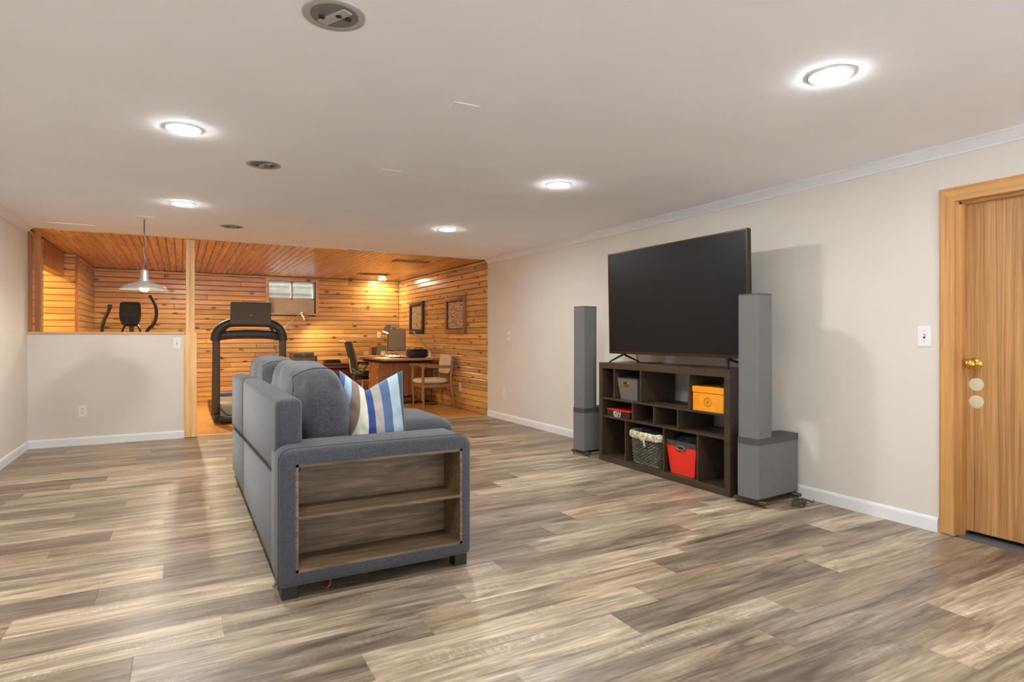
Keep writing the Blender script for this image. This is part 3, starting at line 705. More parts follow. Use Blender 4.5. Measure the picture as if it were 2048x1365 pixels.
# grey felt bin
def taper(x0, x1, y0, y1, z0, z1, dx, dy, wall=0.006):
    """open tapered bin, wider at the top"""
    mb = MB(); vs = []
    def ring(ax0, ax1, ay0, ay1, z): return [(ax0, ay0, z), (ax1, ay0, z), (ax1, ay1, z), (ax0, ay1, z)]
    vs += ring(x0 + dx, x1 - dx, y0 + dy, y1 - dy, z0) + ring(x0, x1, y0, y1, z1)
    vs += ring(x0 + wall, x1 - wall, y0 + wall, y1 - wall, z1) + ring(x0 + dx + wall, x1 - dx - wall, y0 + dy + wall, y1 - dy - wall, z0 + wall)
    fs = [(3, 2, 1, 0)]
    for a in (0, 4, 8):
        for j in range(4): fs.append((a + j, a + (j + 1) % 4, a + 4 + (j + 1) % 4, a + 4 + j))
    fs.append((12, 13, 14, 15)); return mb.add(vs, fs)
def ellipse_ring(mb, cx, cy, cz, ry, rz, r, tilt=0.0, n=24):
    """ring in the plane facing -X"""
    pts = [(cx + tilt * math.sin(2 * PI * i / n) * rz, cy + ry * math.copysign(abs(math.cos(2 * PI * i / n)) ** 0.6, math.cos(2 * PI * i / n)), cz + rz * math.sin(2 * PI * i / n)) for i in range(n + 1)]
    return mb.tube(pts, r, 6, False)
t = thing('storage_bin', 'grey felt bin with a brass oval handle in the upper left of the shelf', 'bin', (3.44, 3.955, s2[1]))
taper(3.292, 3.60, 3.830, 4.092, s2[1], 0.742, 0.022, 0.026).build('bin_body', 'greybin', t)
mb = MB(); ellipse_ring(mb, 3.2925, 3.985, 0.700, 0.034, 0.014, 0.0045, 0.12); mb.build('handle', 'brass', t)
mb = MB(); mb.prism([(3.985 + 0.028 * math.cos(2 * PI * i / 16), 0.700 + 0.010 * math.sin(2 * PI * i / 16)) for i in range(16)], 3.2935, 3.2985, 0); mb.build('handle_slot', 'dkgreen', t)
mb = MB(); r0 = [(3.291, 3.829), (3.601, 3.829), (3.601, 4.093), (3.291, 4.093), (3.291, 3.829)]
mb.tube([(x, y, 0.742) for x, y in r0], 0.004, 6, False); mb.build('rim', 'darkrim', t)
# orange box with printed emblem
t = thing('orange_box', 'bright orange lidded box with a round wheel emblem on the shelf', 'box', (3.44, 3.085, s2[1]))
MB().rbox(3.30, 3.58, 2.938, 3.226, s2[1], 0.688, 0.0015, 1).build('box_body', 'orange', t)
MB().rbox(3.297, 3.583, 2.935, 3.229, 0.692, 0.736, 0.0015, 1).build('lid', 'orange', t)
B(3.303, 3.577, 2.941, 3.223, 0.688, 0.692).build('lid_gap', 'orangedark', t)
em = MB(); cy, cz, rr = 3.083, 0.628, 0.034
em.tube([(3.2995, cy + rr * math.cos(2 * PI * i / 32), cz + rr * 0.92 * math.sin(2 * PI * i / 32)) for i in range(33)], 0.0022, 6, False, flat=1)
for k in range(10):
    a = 2 * PI * k / 10 + 0.2
    em.tube([(3.2997, cy + 0.005 * math.cos(a), cz + 0.005 * math.sin(a)), (3.2997, cy + 0.029 * math.cos(a), cz + 0.027 * math.sin(a))], 0.0011, 5)
em.lathe([(0, 0), (0.007, 0), (0.006, 0.001), (0, 0.001)], 12, Z(3.30, cy, cz) @ R(-PI / 2, 'Y')); em.build('emblem', 'orangedark', t)
# black glossy puck on the orange box
t = thing('round_gadget', 'small round black gadget lying on the orange box', 'gadget', (3.37, 2.985, 0.736))
mb = MB(); mb.lathe([(0, 0), (0.040, 0), (0.047, 0.006), (0.046, 0.014), (0.036, 0.022), (0, 0.023)], 24, Z(3.37, 2.985, 0.736)); mb.build('body', 'black', t)
mb = MB(); mb.lathe([(0, 0.0225), (0.03, 0.0225), (0.026, 0.026), (0, 0.027)], 24, Z(3.37, 2.985, 0.736)); mb.build('top_cap', 'chrome', t)
# dark flat device behind it
t = thing('flat_device', 'thin black device lying at the back of the orange box', 'device', (3.50, 3.10, 0.736))
MB().rbox(3.43, 3.56, 3.02, 3.20, 0.736, 0.748, 0.003, 1).build('body', 'black', t); B(3.45, 3.54, 3.04, 3.18, 0.748, 0.7495).build('panel', 'screen', t)

# game box with the band lettering on its side
t = thing('game_box', 'dark boxed set with a red top edge and white KISS lettering on the left shelf', 'game box', (3.44, 4.07, s1[1]))
gx = 3.288
MB().rbox(gx, 3.60, 3.922, 4.222, s1[1], 0.458, 0.001, 1).build('box_body', 'boxart', t)
MB().rbox(gx - 0.003, 3.603, 3.919, 4.225, 0.458, 0.468, 0.0015, 1).build('lid_edge', 'redtop', t)
rd = MB()
for y in (3.945, 3.972, 4.06, 4.135, 4.160, 4.19):
    rd.tube([(gx - 0.0004, y, 0.408), (gx - 0.0004, y + 0.004, 0.428), (gx - 0.0004, y - 0.003, 0.447)], [0.003, 0.004, 0.002], 5)
rd.build('printed_figures', 'redprint', t)
def strokes(mb, segs, y0, z0, w, h, th, x):
    """lettering from straight strokes, read from -X side (so text runs towards -Y)"""
    for (a, b), (c, d) in segs:
        p = Vector((0, y0 - a * w, z0 + b * h)); q = Vector((0, y0 - c * w, z0 + d * h)); v = (q - p).normalized(); n = Vector((0, -v.z, v.y)) * th / 2
        p -= v * th * 0.3; q += v * th * 0.3
        vs = [(x, *(p + n).yz), (x, *(q + n).yz), (x, *(q - n).yz), (x, *(p - n).yz)]
        vs += [(x - 0.0012, vv[1], vv[2]) for vv in vs]
        mb.add(vs, [(0, 1, 2, 3), (7, 6, 5, 4), (0, 4, 5, 1), (1, 5, 6, 2), (2, 6, 7, 3), (3, 7, 4, 0)])
K_ = [((0, 0), (0, 1)), ((0, .45), (1, 1)), ((.25, .6), (1, 0))]
I_ = [((.5, 0), (.5, 1))]
S_ = [((.95, 1), (.15, .5)), ((.15, .52), (.85, .52)), ((.85, .5), (.05, 0))]
lt = MB(); yy = 4.128
for seg, wd in ((K_, 0.022), (I_, 0.008), (S_, 0.021), (S_, 0.021)):
    strokes(lt, seg, yy, 0.411, wd, 0.041, 0.0062, gx); yy -= wd + 0.0065
lt.build('lettering', 'white', t)
B(gx - 0.0008, gx, 4.045, 4.125, 0.4035, 0.4065).build('lettering_line', 'white', t)

# wicker basket with a patterned liner
t = thing('wicker_basket', 'black wicker basket with a patterned cloth liner and bow in the lower shelf', 'basket', (3.44, 3.735, 0.05))
def rrect(x0, x1, y0, y1, r, n=5):
    out = []
    for cx_, cy_, a0 in ((x1 - r, y1 - r, 0), (x0 + r, y1 - r, PI / 2), (x0 + r, y0 + r, PI), (x1 - r, y0 + r, 1.5 * PI)):
        for i in range(n + 1): out.append((cx_ + r * math.cos(a0 + PI / 2 * i / n), cy_ + r * math.sin(a0 + PI / 2 * i / n)))
    return out
def brect(k): # k 0..1 height
    g = 0.016 * (1 - k); return 3.290 + g, 3.60 - g, 3.552 + g, 3.930 - g
core = MB(); rings = 8; vs = []; m_ = None
for i in range(rings + 1):
    a = brect(i / rings); rr_ = rrect(a[0] + .006, a[1] - .006, a[2] + .006, a[3] - .006, 0.05); m_ = len(rr_)
    vs += [(x, y, 0.052 + 0.255 * i / rings) for x, y in rr_]
fs = [tuple(range(m_ - 1, -1, -1))] + [(i * m_ + j, i * m_ + (j + 1) % m_, (i + 1) * m_ + (j + 1) % m_, (i + 1) * m_ + j) for i in range(rings) for j in range(m_)]
core.add(vs, fs, True); core.build('basket_body', 'wickerdark', t)
wv = MB()
def walk(k, N=112):
    p = rrect(*brect(k), 0.05, 6); p.append(p[0]); d = [0]
    for i in range(len(p) - 1): d.append(d[-1] + math.dist(p[i], p[i + 1]))
    out = []; j = 0
    for q in range(N):
        t = d[-1] * q / N
        while d[j + 1] < t: j += 1
        f = (t - d[j]) / max(d[j + 1] - d[j], 1e-9)
        out.append((p[j][0] + (p[j + 1][0] - p[j][0]) * f, p[j][1] + (p[j + 1][1] - p[j][1]) * f))
    return out
for row in range(20):
    k = row / 20.5; pts = walk(k); cxy = (3.445, 3.741); n_ = len(pts)
    path = []
    for i, (x, y) in enumerate(pts):
        s = 0.0065 * math.cos(PI * (i / 2.0 + row)) ; d = Vector((x - cxy[0], y - cxy[1])).normalized()
        path.append((x + d.x * s, y + d.y * s, 0.056 + 0.25 * k))
    path.append(path[0]); wv.tube(path, 0.0050, 5, False)
ow = wv.build('woven_strands', 'wicker', t); ow['kind'] = 'stuff'
br = MB()
for ph in (0, PI):
    pts = walk(0); br.tube([(x, y, 0.056 + 0.004 * math.sin(i * 1.2 + ph)) for i, (x, y) in enumerate(pts)], 0.0052, 6, False)
br.build('base_braid', 'wicker', t)
ln = MB(); vs = []; lay = [(0.008, 0.262), (0.013, 0.272), (0.015, 0.292), (0.012, 0.312), (0.004, 0.322), (-0.012, 0.314), (-0.016, 0.27)]
a = brect(1); m_ = None
for off, z in lay:
    rr_ = rrect(a[0] - off, a[1] + off, a[2] - min(off, 0.010), a[3] + min(off, 0.010), 0.05, 7); m_ = len(rr_)
    vs += [(x + 0.003 * math.sin(i * 1.9), y + 0.003 * math.cos(i * 2.3), z + 0.004 * math.sin(i * 1.1)) for i, (x, y) in enumerate(rr_)]
ln.add(vs, [(i * m_ + j, i * m_ + (j + 1) % m_, (i + 1) * m_ + (j + 1) % m_, (i + 1) * m_ + j) for i in range(len(lay) - 1) for j in range(m_)], True)
ln.build('cloth_liner', 'cream', t)
bw = MB(); by, bz, bx = 3.735, 0.263, 3.268
for s in (-1, 1):
    bw.tube(smooth_path([(bx, by, bz), (bx - .004, by + s * .018, bz + .012), (bx - .004, by + s * .032, bz + .004), (bx - .003, by + s * .018, bz - .006), (bx, by, bz)]), 0.0035, 6)
bw.tube(smooth_path([(bx, by, bz), (bx - .003, by - .012, bz - .03), (bx, by - .018, bz - .058)]), 0.0035, 6)
bw.tube(smooth_path([(bx, by, bz), (bx - .003, by - .024, bz - .022), (bx, by - .030, bz - .05)]), 0.0035, 6)
bw.build('bow', 'cream', t)
# dark things piled in the basket and in the red bin (one lump of cloth each)
t2 = MB().puff(3.33, 3.56, 3.59, 3.89, 0.20, 0.345, 3, 10, 0.03, 4, 14).build('dark_cloth', 'dkgreen'); tag(t2, 'dark cloth stuffed into the wicker basket', 'cloth')
# red bin
t = thing('storage_bin', 'red bin with a dark rim and handle hole in the lower right of the shelf', 'bin', (3.44, 3.335, 0.05))
taper(3.292, 3.60, 3.188, 3.488, 0.051, 0.262, 0.016, 0.030).build('bin_body', 'red', t)
taper(3.2905, 3.6015, 3.1865, 3.4895, 0.262, 0.306, 0.002, 0.003).build('rim_band', 'darkrim', t)
mb = MB(); mb.prism([(3.338 + 0.052 * math.copysign(abs(math.cos(2 * PI * i / 24)) ** .5, math.cos(2 * PI * i / 24)), 0.259 + 0.023 * math.copysign(abs(math.sin(2 * PI * i / 24)) ** .6, math.sin(2 * PI * i / 24))) for i in range(24)], 3.2872, 3.292, 0); mb.build('handle_plate', 'darkrim', t)
mb = MB(); ellipse_ring(mb, 3.2868, 3.338, 0.259, 0.040, 0.015, 0.003); mb.build('handle_ring', 'chrome', t)
mb = MB(); mb.prism([(3.338 + 0.036 * math.cos(2 * PI * i / 20), 0.259 + 0.012 * math.sin(2 * PI * i / 20)) for i in range(20)], 3.2862, 3.2875, 0); mb.build('handle_hole', 'dkgreen', t)
tag(MB().puff(3.31, 3.585, 3.215, 3.465, 0.19, 0.345, 3, 10, 0.035, 9, 14).build('dark_bag', 'dkgreen'), 'dark green bag filling the red bin', 'bag')

# ------------------------------------------------------------------ television
tv = thing('television', 'large flat television switched off, standing on the dark shelf', 'television', (3.36, 3.52, sh))
tilt = Z(3.36, 0, 0.947) @ R(-0.022, 'Y')
ty0, ty1, th = 2.765, 4.262, 0.882
mb = MB(); mb.rbox(-0.012, 0.028, ty0, ty1, 0, th, 0.004, 1, tilt); mb.rbox(0.028, 0.07, ty0 + 0.2, ty1 - 0.2, 0.05, 0.5, 0.01, 1, tilt); mb.build('back_case', 'black', tv)
mb = MB(); mb.box(-0.0145, -0.012, ty0 + 0.010, ty1 - 0.010, 0.022, th - 0.010, tilt); mb.build('screen', 'screen', tv)
mb = MB()
mb.box(-0.016, -0.010, ty0, ty1, 0, 0.022, tilt); mb.box(-0.016, -0.010, ty0, ty1, th - 0.010, th, tilt)
mb.box(-0.016, 0.012, ty0 - 0.002, ty0 + 0.010, 0, th, tilt); mb.box(-0.016, 0.012, ty1 - 0.010, ty1 + 0.002, 0, th, tilt)
mb.build('bezel', 'bezel', tv)
for ya, yt in ((4.075, 4.19), (2.955, 2.885)):
    ft = MB(); xt = 3.288
    ft.tube([(3.358, ya, 0.957), (3.345, ya + (yt - ya) * .2, 0.935), (xt, yt, sh + 0.008)], [0.012, 0.010, 0.006], 8)
    ft.tube([(3.358, ya, 0.957), (3.375, ya + (yt - ya) * .1, 0.938), (3.56, ya + (yt - ya) * .4, sh + 0.008)], [0.012, 0.010, 0.006], 8)
    o = ft.build('foot', 'blackmetal', tv)
    cp_ = MB(); cp_.lathe([(0, 0), (0.008, 0), (0.008, 0.004), (0, 0.006)], 10, Z(xt, yt, sh)); cp_.lathe([(0, 0), (0.008, 0), (0.008, 0.004), (0, 0.006)], 10, Z(3.56, ya + (yt - ya) * .4, sh)); cp_.build('foot_pad', 'rubber', o)
mb = MB(); mb.tube(smooth_path([(3.40, 3.985, 0.96), (3.43, 3.99, 0.92), (3.46, 4.02, sh + 0.004), (3.52, 3.98, sh + 0.004), (3.64, 3.9, sh + 0.004)]), 0.003, 6); mb.build('power_cable', 'black', tv)

# ------------------------------------------------------------------ tower speakers
def tower(loc, rot, label):
    t = thing('tower_speaker', label, 'speaker', loc, rot, 'tower speakers beside the television')
    W = 0.150
    def foot(d, f, b=0.0): # plan outline: rounded bevel at the front, slight taper to the back
        h = W / 2
        return [(0.0, -h + f), (f * 0.45, -h), (d - b, -h + 0.004), (d, -h + 0.012), (d, h - 0.012), (d - b, h - 0.004), (f * 0.45, h), (0.0, h - f)]
    mb = MB(); mb.prism(foot(0.165, 0.022, 0.03), 0.440, 1.366, 2); mb.build('column', 'spkcloth', t, False)
    mb = MB(); mb.prism(foot(0.166, 0.021, 0.03), 1.366, 1.376, 2); mb.build('top_cap', 'spkband', t, False)
    mb = MB(); mb.prism([(x * 1.0 - 0.004, y * 1.05) for x, y in foot(0.472, 0.022, 0.02)], 0.396, 0.440, 2); mb.build('band', 'spkband', t, False)
    mb = MB(); mb.prism([(x - 0.004, y * 1.05) for x, y in foot(0.468, 0.022, 0.02)], 0.052, 0.396, 2); mb.build('bass_cabinet', 'spkcloth', t, False)
    B(0.01, 0.44, -0.06, 0.06, 0.030, 0.052).build('plinth', 'blackleg', t, False)
    for xx in (0.035, 0.405):
        fb = MB().rbox(xx - 0.022, xx + 0.022, -0.118, 0.118, 0.020, 0.042, 0.004, 1); o = fb.build('foot_bar', 'bronze', t, False)
        for yy_ in (-0.106, 0.106):
            sp = MB(); sp.lathe([(0, 0), (0.006, 0), (0.009, 0.004), (0.004, 0.008), (0.004, 0.020), (0, 0.020)], 10, Z(xx, yy_, 0)); sp.build('spike', 'brass', o, False)
    mb = MB(); mb.lathe([(0, 0), (0.004, 0), (0.003, 0.002), (0, 0.002)], 8, Z(0.03, -W / 2 + 0.001, 0.475) @ R(PI / 2, 'X')); mb.build('badge', 'slotdark', t, False)
    return t
tower((3.222, 2.672, 0), math.radians(5), 'grey cloth tower speaker right of the television, nearer the camera')
tower((3.206, 4.546, 0), math.radians(5), 'grey cloth tower speaker left of the television, behind the shelf')
# coil of cable by the near speaker
cb = MB(); pts = []
for i in range(90):
    a = i / 90 * 2 * PI * 5; rr_ = 0.052 + 0.012 * math.sin(i * 0.7)
    pts.append((3.50 + rr_ * 1.25 * math.cos(a), 2.500 + rr_ * 0.55 * math.sin(a), 0.008 + 0.030 * (0.5 + 0.5 * math.sin(i * 0.31)) + 0.006 * math.sin(i * 1.3)))
pts += [(3.60, 2.49, 0.02), (3.64, 2.50, 0.006), (3.69, 2.53, 0.006)]
cb.tube(smooth_path(pts, 3), 0.0045, 6); tag(cb.build('cable_coil', 'cable'), 'coil of dark cable on the floor by the near tower speaker', 'cable')

# ------------------------------------------------------------------ sectional sofa
so = thing('sectional_sofa', 'blue grey fabric sectional sofa seen from its wooden shelf arm', 'sofa', (0.8, 3.9, 0))
# arm: a padded loop around an open wooden shelf, facing the camera (-Y)
ay0, ay1, ax0, ax1, az0, az1 = 2.605, 2.850, 0.352, 1.218, 0.058, 0.632
rx0, rx1, rz0, rz1 = 0.416, 1.170, 0.116, 0.566
def round_rect(x0, x1, z0, z1, r, n=6):
    out = []
    for cx_, cz_, a0, rr_ in ((x1 - r[1], z1 - r[1], 0, r[1]), (x0 + r[0], z1 - r[0], PI / 2, r[0]), (x0 + r[2], z0 + r[2], PI, r[2]), (x1 - r[2], z0 + r[2], 1.5 * PI, r[2])):
        for i in range(n + 1): out.append((cx_ + rr_ * math.cos(a0 + PI / 2 * i / n), cz_ + rr_ * math.sin(a0 + PI / 2 * i / n)))
    return out
mb = MB(); prof = [(0.0, ay1), (0.0, ay0 + 0.022), (0.008, ay0 + 0.006), (0.022, ay0)]   # (inset, y)
vs = []; m_ = None
for ins, y in prof:
    rr_ = round_rect(ax0 + ins, ax1 - ins, az0 + ins, az1 - ins, (0.055, 0.060, 0.022)); m_ = len(rr_); vs += [(x, y, z) for x, z in rr_]
# inner opening, same vertex count, sharp corners
inner = []
for (x, z) in [(rx1, rz1)] * 7 + [(rx0, rz1)] * 7 + [(rx0, rz0)] * 7 + [(rx1, rz0)] * 7: inner.append((x, z))
tt = lambda q: q
for y, gro in ((ay0 + 0.002, 0.0), (ay0 + 0.040, 0.0)): vs += [(x, y, z) for x, z in inner]
L_ = len(prof) + 2
fs = [(i * m_ + j, i * m_ + (j + 1) % m_, (i + 1) * m_ + (j + 1) % m_, (i + 1) * m_ + j) for i in range(L_ - 1) for j in range(m_)]
fs = [tuple(dict.fromkeys(f)) for f in fs]
mb.add(vs, fs, True); o0 = len(mb.v) - len(vs)
mb.f.append(tuple(o0 + j for j in range(m_))); mb.sm.append(False)
arm = mb.build('arm', 'sofa', so)
sm_ = MB(); rr_ = round_rect(ax0 - 0.0006, ax1 + 0.0006, az0, az1 + 0.0006, (0.055, 0.060, 0.022)); sm_.tube([(x, ay0 + 0.024, z) for x, z in rr_[:21]] , 0.0018, 5); sm_.build('piping', 'seam', arm)
# wooden shelf box inside the arm
d1 = ay1 - 0.03
B(rx0, rx1, d1 - 0.012, d1, rz0, rz1).build('shelf_back', 'arm_wood', arm)
B(rx0, rx0 + 0.012, ay0 + 0.004, d1, rz0, rz1).build('shelf_side', 'arm_wood', arm)
B(rx1 - 0.012, rx1, ay0 + 0.004, d1, rz0, rz1).build('shelf_side', 'arm_wood', arm)
B(rx0, rx1, ay0 + 0.004, d1, rz0, rz0 + 0.012).build('shelf_board', 'arm_wood', arm)
B(rx0, rx1, ay0 + 0.004, d1, rz1 - 0.012, rz1).build('shelf_board', 'arm_wood', arm)
B(rx0 + 0.012, rx1 - 0.012, ay0 + 0.008, d1 - 0.012, 0.334, 0.348).build('shelf_board', 'arm_wood', arm)
# back: upper and lower upholstered panels, two sections with a seam at Y=4.31
YS, YE = 4.309, 5.272
def slope(y): return 0.488 + (y - 2.80) / (YS - 2.80) * (0.419 - 0.488)
def soft(x0, x1, y0, y1, z0, z1, r, name, mat='sofa', parent=so, seg=4):
    return MB().rbox(x0, x1, y0, y1, z0, z1, r, seg).build(name, mat, parent)
def slanted(x0, x1, y0, y1, z0a, z0b, z1a, z1b, r, name):
    mb = MB().rbox(x0, x1, y0, y1, 0, 1.0, r, 3)
    # shear the rounded box so its lower / upper edges follow the seam
    out = []
    for x, y, z in mb.v:
        k = (y - y0) / (y1 - y0); lo = z0a + (z0b - z0a) * k; hi = z1a + (z1b - z1a) * k
        if z < 0.5: out.append((x, y, lo + z))
        else: out.append((x, y, hi - (1.0 - z)))
    mb.v = out; return mb.build(name, 'sofa', so)
slanted(0.355, 0.470, 2.748, YS - 0.003, 0.492, 0.424, 0.828, 0.826, 0.032, 'back_panel')
slanted(0.355, 0.470, YS + 0.003, YE, 0.424, 0.375, 0.826, 0.800, 0.032, 'back_panel')
slanted(0.360, 0.480, 2.852, YS - 0.003, 0.050, 0.045, 0.488, 0.420, 0.014, 'lower_panel')
slanted(0.360, 0.480, YS + 0.003, YE - 0.01, 0.045, 0.040, 0.420, 0.371, 0.014, 'lower_panel')
soft(0.372, 0.46, 2.80, YE - 0.02, 0.08, 0.78, 0.01, 'back_core', 'seam', so, 1)
# seat base, seat, chaise
soft(0.465, 1.19, 2.855, YS, 0.06, 0.27, 0.02, 'seat_base')
MB().puff(0.475, 1.235, 2.856, YS - 0.01, 0.25, 0.43, (6, 8, 3.5), 12, 0.006, 3).build('seat_cushion', 'sofa', so)
soft(0.465, 1.86, YS + 0.004, YE, 0.06, 0.27, 0.02, 'chaise_base')
MB().puff(0.475, 1.93, YS - 0.01, YE + 0.015, 0.22, 0.475, (4.5, 6, 2.8), 14, 0.005, 6).build('chaise_cushion', 'sofa', so)
for x, y in ((0.398, 2.672), (1.176, 2.672), (0.42, 5.2), (1.78, 5.2), (1.78, 4.40), (0.42, 4.25)):
    MB().rbox(x - 0.032, x + 0.032, y - 0.032, y + 0.032, 0, 0.075, 0.002, 1).build('leg', 'blackleg', so)
B(0.3535, 0.3555, 2.800, 2.822, 0.497, 0.520).build('care_tag', 'white', so)
for y in (2.70, 3.55, 4.62):
    mb = MB(); mb.tube([(0.350, y, 0.052), (0.342, y + 0.02, 0.040), (0.350, y + 0.035, 0.030)], 0.006, 6); mb.build('bracket', 'chrome', so)
mb = MB(); mb.tube(smooth_path([(0.56, 2.70, 0.07), (0.575, 2.69, 0.03), (0.56, 2.68, 0.006), (0.54, 2.70, 0.006)]), 0.003, 6); mb.build('hanging_wire', 'redtop', so)
# loose back cushions
def back_cushion(x0, x1, y0, y1, z0, z1, seed, label):
    mb = MB().puff(x0, x1, y0, y1, z0, z1, (3.0, 4.2, 3.0), 18, 0.016, seed, 8)
    # let the cushion lean back and bulge at the top towards the front
    mb.v = [(x + 0.035 * ((z - z0) / (z1 - z0) - 0.5) * -1 + 0.02 * math.sin(PI * min(max((z - z0) / (z1 - z0), 0), 1)) * (1 if x > (x0 + x1) / 2 else 0), y, z) for x, y, z in mb.v]
    o = mb.build('back_cushion', 'cushion')
    cx_, cy_, cz_ = (x0 + x1) / 2, (y0 + y1) / 2, (z0 + z1) / 2; sm = MB()
    for py in (-0.80, 0.80):
        pts = []
        for i in range(49):
            a = 2 * PI * i / 48; p = Vector((math.cos(a), py, math.sin(a))); p.x, p.z = [v / max(abs(p.x), abs(p.z)) for v in (p.x, p.z)]
            q = p / (abs(p.x) ** 3 + abs(p.y) ** 4.2 + abs(p.z) ** 3) ** (1 / 3.4)
            w_ = Vector((cx_ + q.x * (x1 - x0) / 2, cy_ + q.y * (y1 - y0) / 2, cz_ + q.z * (z1 - z0) / 2))
            d = q.normalized(); k = noise.noise(Vector((w_.x * 8, w_.y * 4.8, w_.z * 10.4)) + Vector((seed, 0, 0))) + 0.5 * noise.noise(w_ * 18.4)
            w_ += d * k * 0.016; t_ = (w_.z - z0) / (z1 - z0)
            w_.x += -0.035 * (t_ - 0.5) + 0.02 * math.sin(PI * min(max(t_, 0), 1)) * (1 if w_.x > cx_ else 0)
            pts.append(w_)
        sm.tube(pts, 0.0028, 5, False)
    sm.build('piping', 'seam', o)
    tag(o, label, 'cushion', 'loose sofa back cushions')
    return o
c1 = back_cushion(0.462, 0.735, 2.870, 4.02, 0.41, 0.962, 2, 'big grey plush back cushion at the near end of the sofa')
c2 = back_cushion(0.462, 0.735, 4.035, 5.23, 0.43, 0.955, 13, 'grey plush back cushion at the far end of the sofa')
for c, ya, yb_ in ((c1, 2.89, 4.0), (c2, 4.06, 5.2)):
    pass

# striped throw pillow with a chopped top, propped between cushion and arm
def throw_pillow():
    n = 40; Wp, Hp, Tp = 0.375, 0.45, 0.075
    vs = []; st = []; fs = []
    for side in (0, 1):
        for i in range(n + 1):
            for j in range(n + 1):
                u, v = i / n, j / n
                U, V = 2 * u - 1, 2 * v - 1
                th_ = Tp * ((1 - abs(U) ** 3.0) * (1 - abs(V) ** 3.0)) ** 0.6
                X = U * (Wp / 2) * (1 - 0.05 * (1 - V * V) * (U > 0))
                Zz = v * Hp + 0.06 * max(0, 0.5 - u) * v
                cu = u - 0.48
                tent = max(0.0, 1 - (abs(cu) / (0.46 if cu < 0 else 0.50)) ** 0.9)
                chop = 0.085 * tent * v ** 1.6
                Zz -= chop; th_ *= 1 - 0.6 * max(0, 1 - abs(cu) / 0.22) * v ** 2.5
                wr = 0.010 * noise.noise(Vector((u * 6, v * 9, 3 + side))) * (1 - V ** 4) * (1 - U ** 4)
                X += 0.15 * max(0, 0.5 - u)
                Y = (th_ + wr) * (-1 if side == 0 else 1)
                fold = max(0, 0.48 - u) * v            # left wing folds back
                Y += fold * 0.22
                vs.append((X, Y, Zz))
                q = max(0, 0.46 - u)
                s = u + q * (1.0 * (1 - v) ** 1.1) + 0.012 * math.sin(v * 5 + u * 3)
                st.append(min(max(s, 0), 0.999))
    N_ = (n + 1) ** 2
    for side in (0, 1):
        for i in range(n):
            for j in range(n):
                a = side * N_ + i * (n + 1) + j; q = (a, a + 1, a + n + 2, a + n + 1)
                fs.append(q if side == 0 else q[::-1])
    return vs, fs, st
vs, fs, st = throw_pillow()
me = bpy.data.meshes.new('throw_pillow')
pm = Z(0.835, 2.945, 0.462) @ R(math.radians(-6), 'Z') @ R(math.radians(-4), 'X') @ R(math.radians(-4), 'Y')
me.from_pydata([tuple(pm @ Vector(q)) for q in vs], [], fs)
at = me.attributes.new('stripe', 'FLOAT', 'POINT'); at.data.foreach_set('value', st)
me.materials.append(M['stripes']); me.polygons.foreach_set('use_smooth', [True] * len(fs))
bm = bmesh.new(); bm.from_mesh(me); bmesh.ops.remove_doubles(bm, verts=bm.verts[:], dist=0.0004); bmesh.ops.recalc_face_normals(bm, faces=bm.faces[:]); bm.to_mesh(me); bm.free()
pil = bpy.data.objects.new('throw_pillow', me); COL.objects.link(pil)
tag(pil, 'velvet throw pillow with blue, taupe and cream stripes propped on the sofa', 'pillow')

# ------------------------------------------------------------------ treadmill
tm = thing('treadmill', 'black treadmill standing behind the sofa, console towards the camera', 'treadmill', (0.78, 9.0, 0))
TY = 8.35
for x in (0.385, 1.168):
    mb = MB(); mb.tube([(x, TY + 0.10, 0.10), (x, TY + 0.02, 0.6), (x, TY, 1.08)], [0.034, 0.032, 0.030], 10, flat=1.5); mb.build('upright', 'treadgrey', tm)
mb = MB()
pth = smooth_path([(0.372, TY, 1.04), (0.385, TY, 1.13), (0.44, TY, 1.21), (0.53, TY, 1.262), (0.66, TY, 1.272), (0.90, TY, 1.272), (1.02, TY, 1.262), (1.115, TY, 1.21), (1.165, TY, 1.12), (1.178, TY, 1.04)], 6)
mb.tube(pth, 0.040, 12, flat=1.3); mb.build('arch_handle', 'tread', tm)
mb = MB(); mb.tube(smooth_path([(0.37, TY + 0.06, 1.095), (0.55, TY + 0.02, 1.118), (0.775, TY + 0.01, 1.128), (1.0, TY + 0.02, 1.118), (1.18, TY + 0.06, 1.090)], 5), 0.036, 10, flat=1.6); mb.build('crossbar', 'tread', tm)
for x, s in ((0.535, 1), (1.005, -1)):
    mb = MB(); mb.tube([(x, TY + 0.03, 1.25), (x - s * 0.085, TY + 0.16, 1.12)], 0.016, 8); mb.build('brace', 'black', tm)
cm = Z(0.785, TY - 0.02, 1.245) @ R(math.radians(-14), 'X')
MB().prism([(-0.232, 0.0), (0.232, 0.0), (0.236, 0.05), (0.246, 0.275), (0.235, 0.293), (-0.225, 0.293), (-0.236, 0.275), (-0.242, 0.05)], -0.035, 0.02, 1, cm).build('console', 'treadgrey', tm)
cs = MB().prism([(-0.205, 0.06), (0.205, 0.06), (0.215, 0.235), (-0.205, 0.235)], -0.039, -0.035, 1, cm).build('console_back_panel', 'treadgrey', tm)
mb = MB(); mb.lathe([(0, 0), (0.006, 0), (0.005, 0.003), (0, 0.003)], 8, cm @ Z(-0.10, -0.039, 0.20) @ R(PI / 2, 'X')); mb.build('screw', 'slotdark', cs)
mb = MB(); mb.prism([(-0.015, 0.115), (0.012, 0.125), (0.0, 0.108)], -0.041, -0.039, 1, cm); mb.build('emblem', 'chrome', cs)
mb = MB()
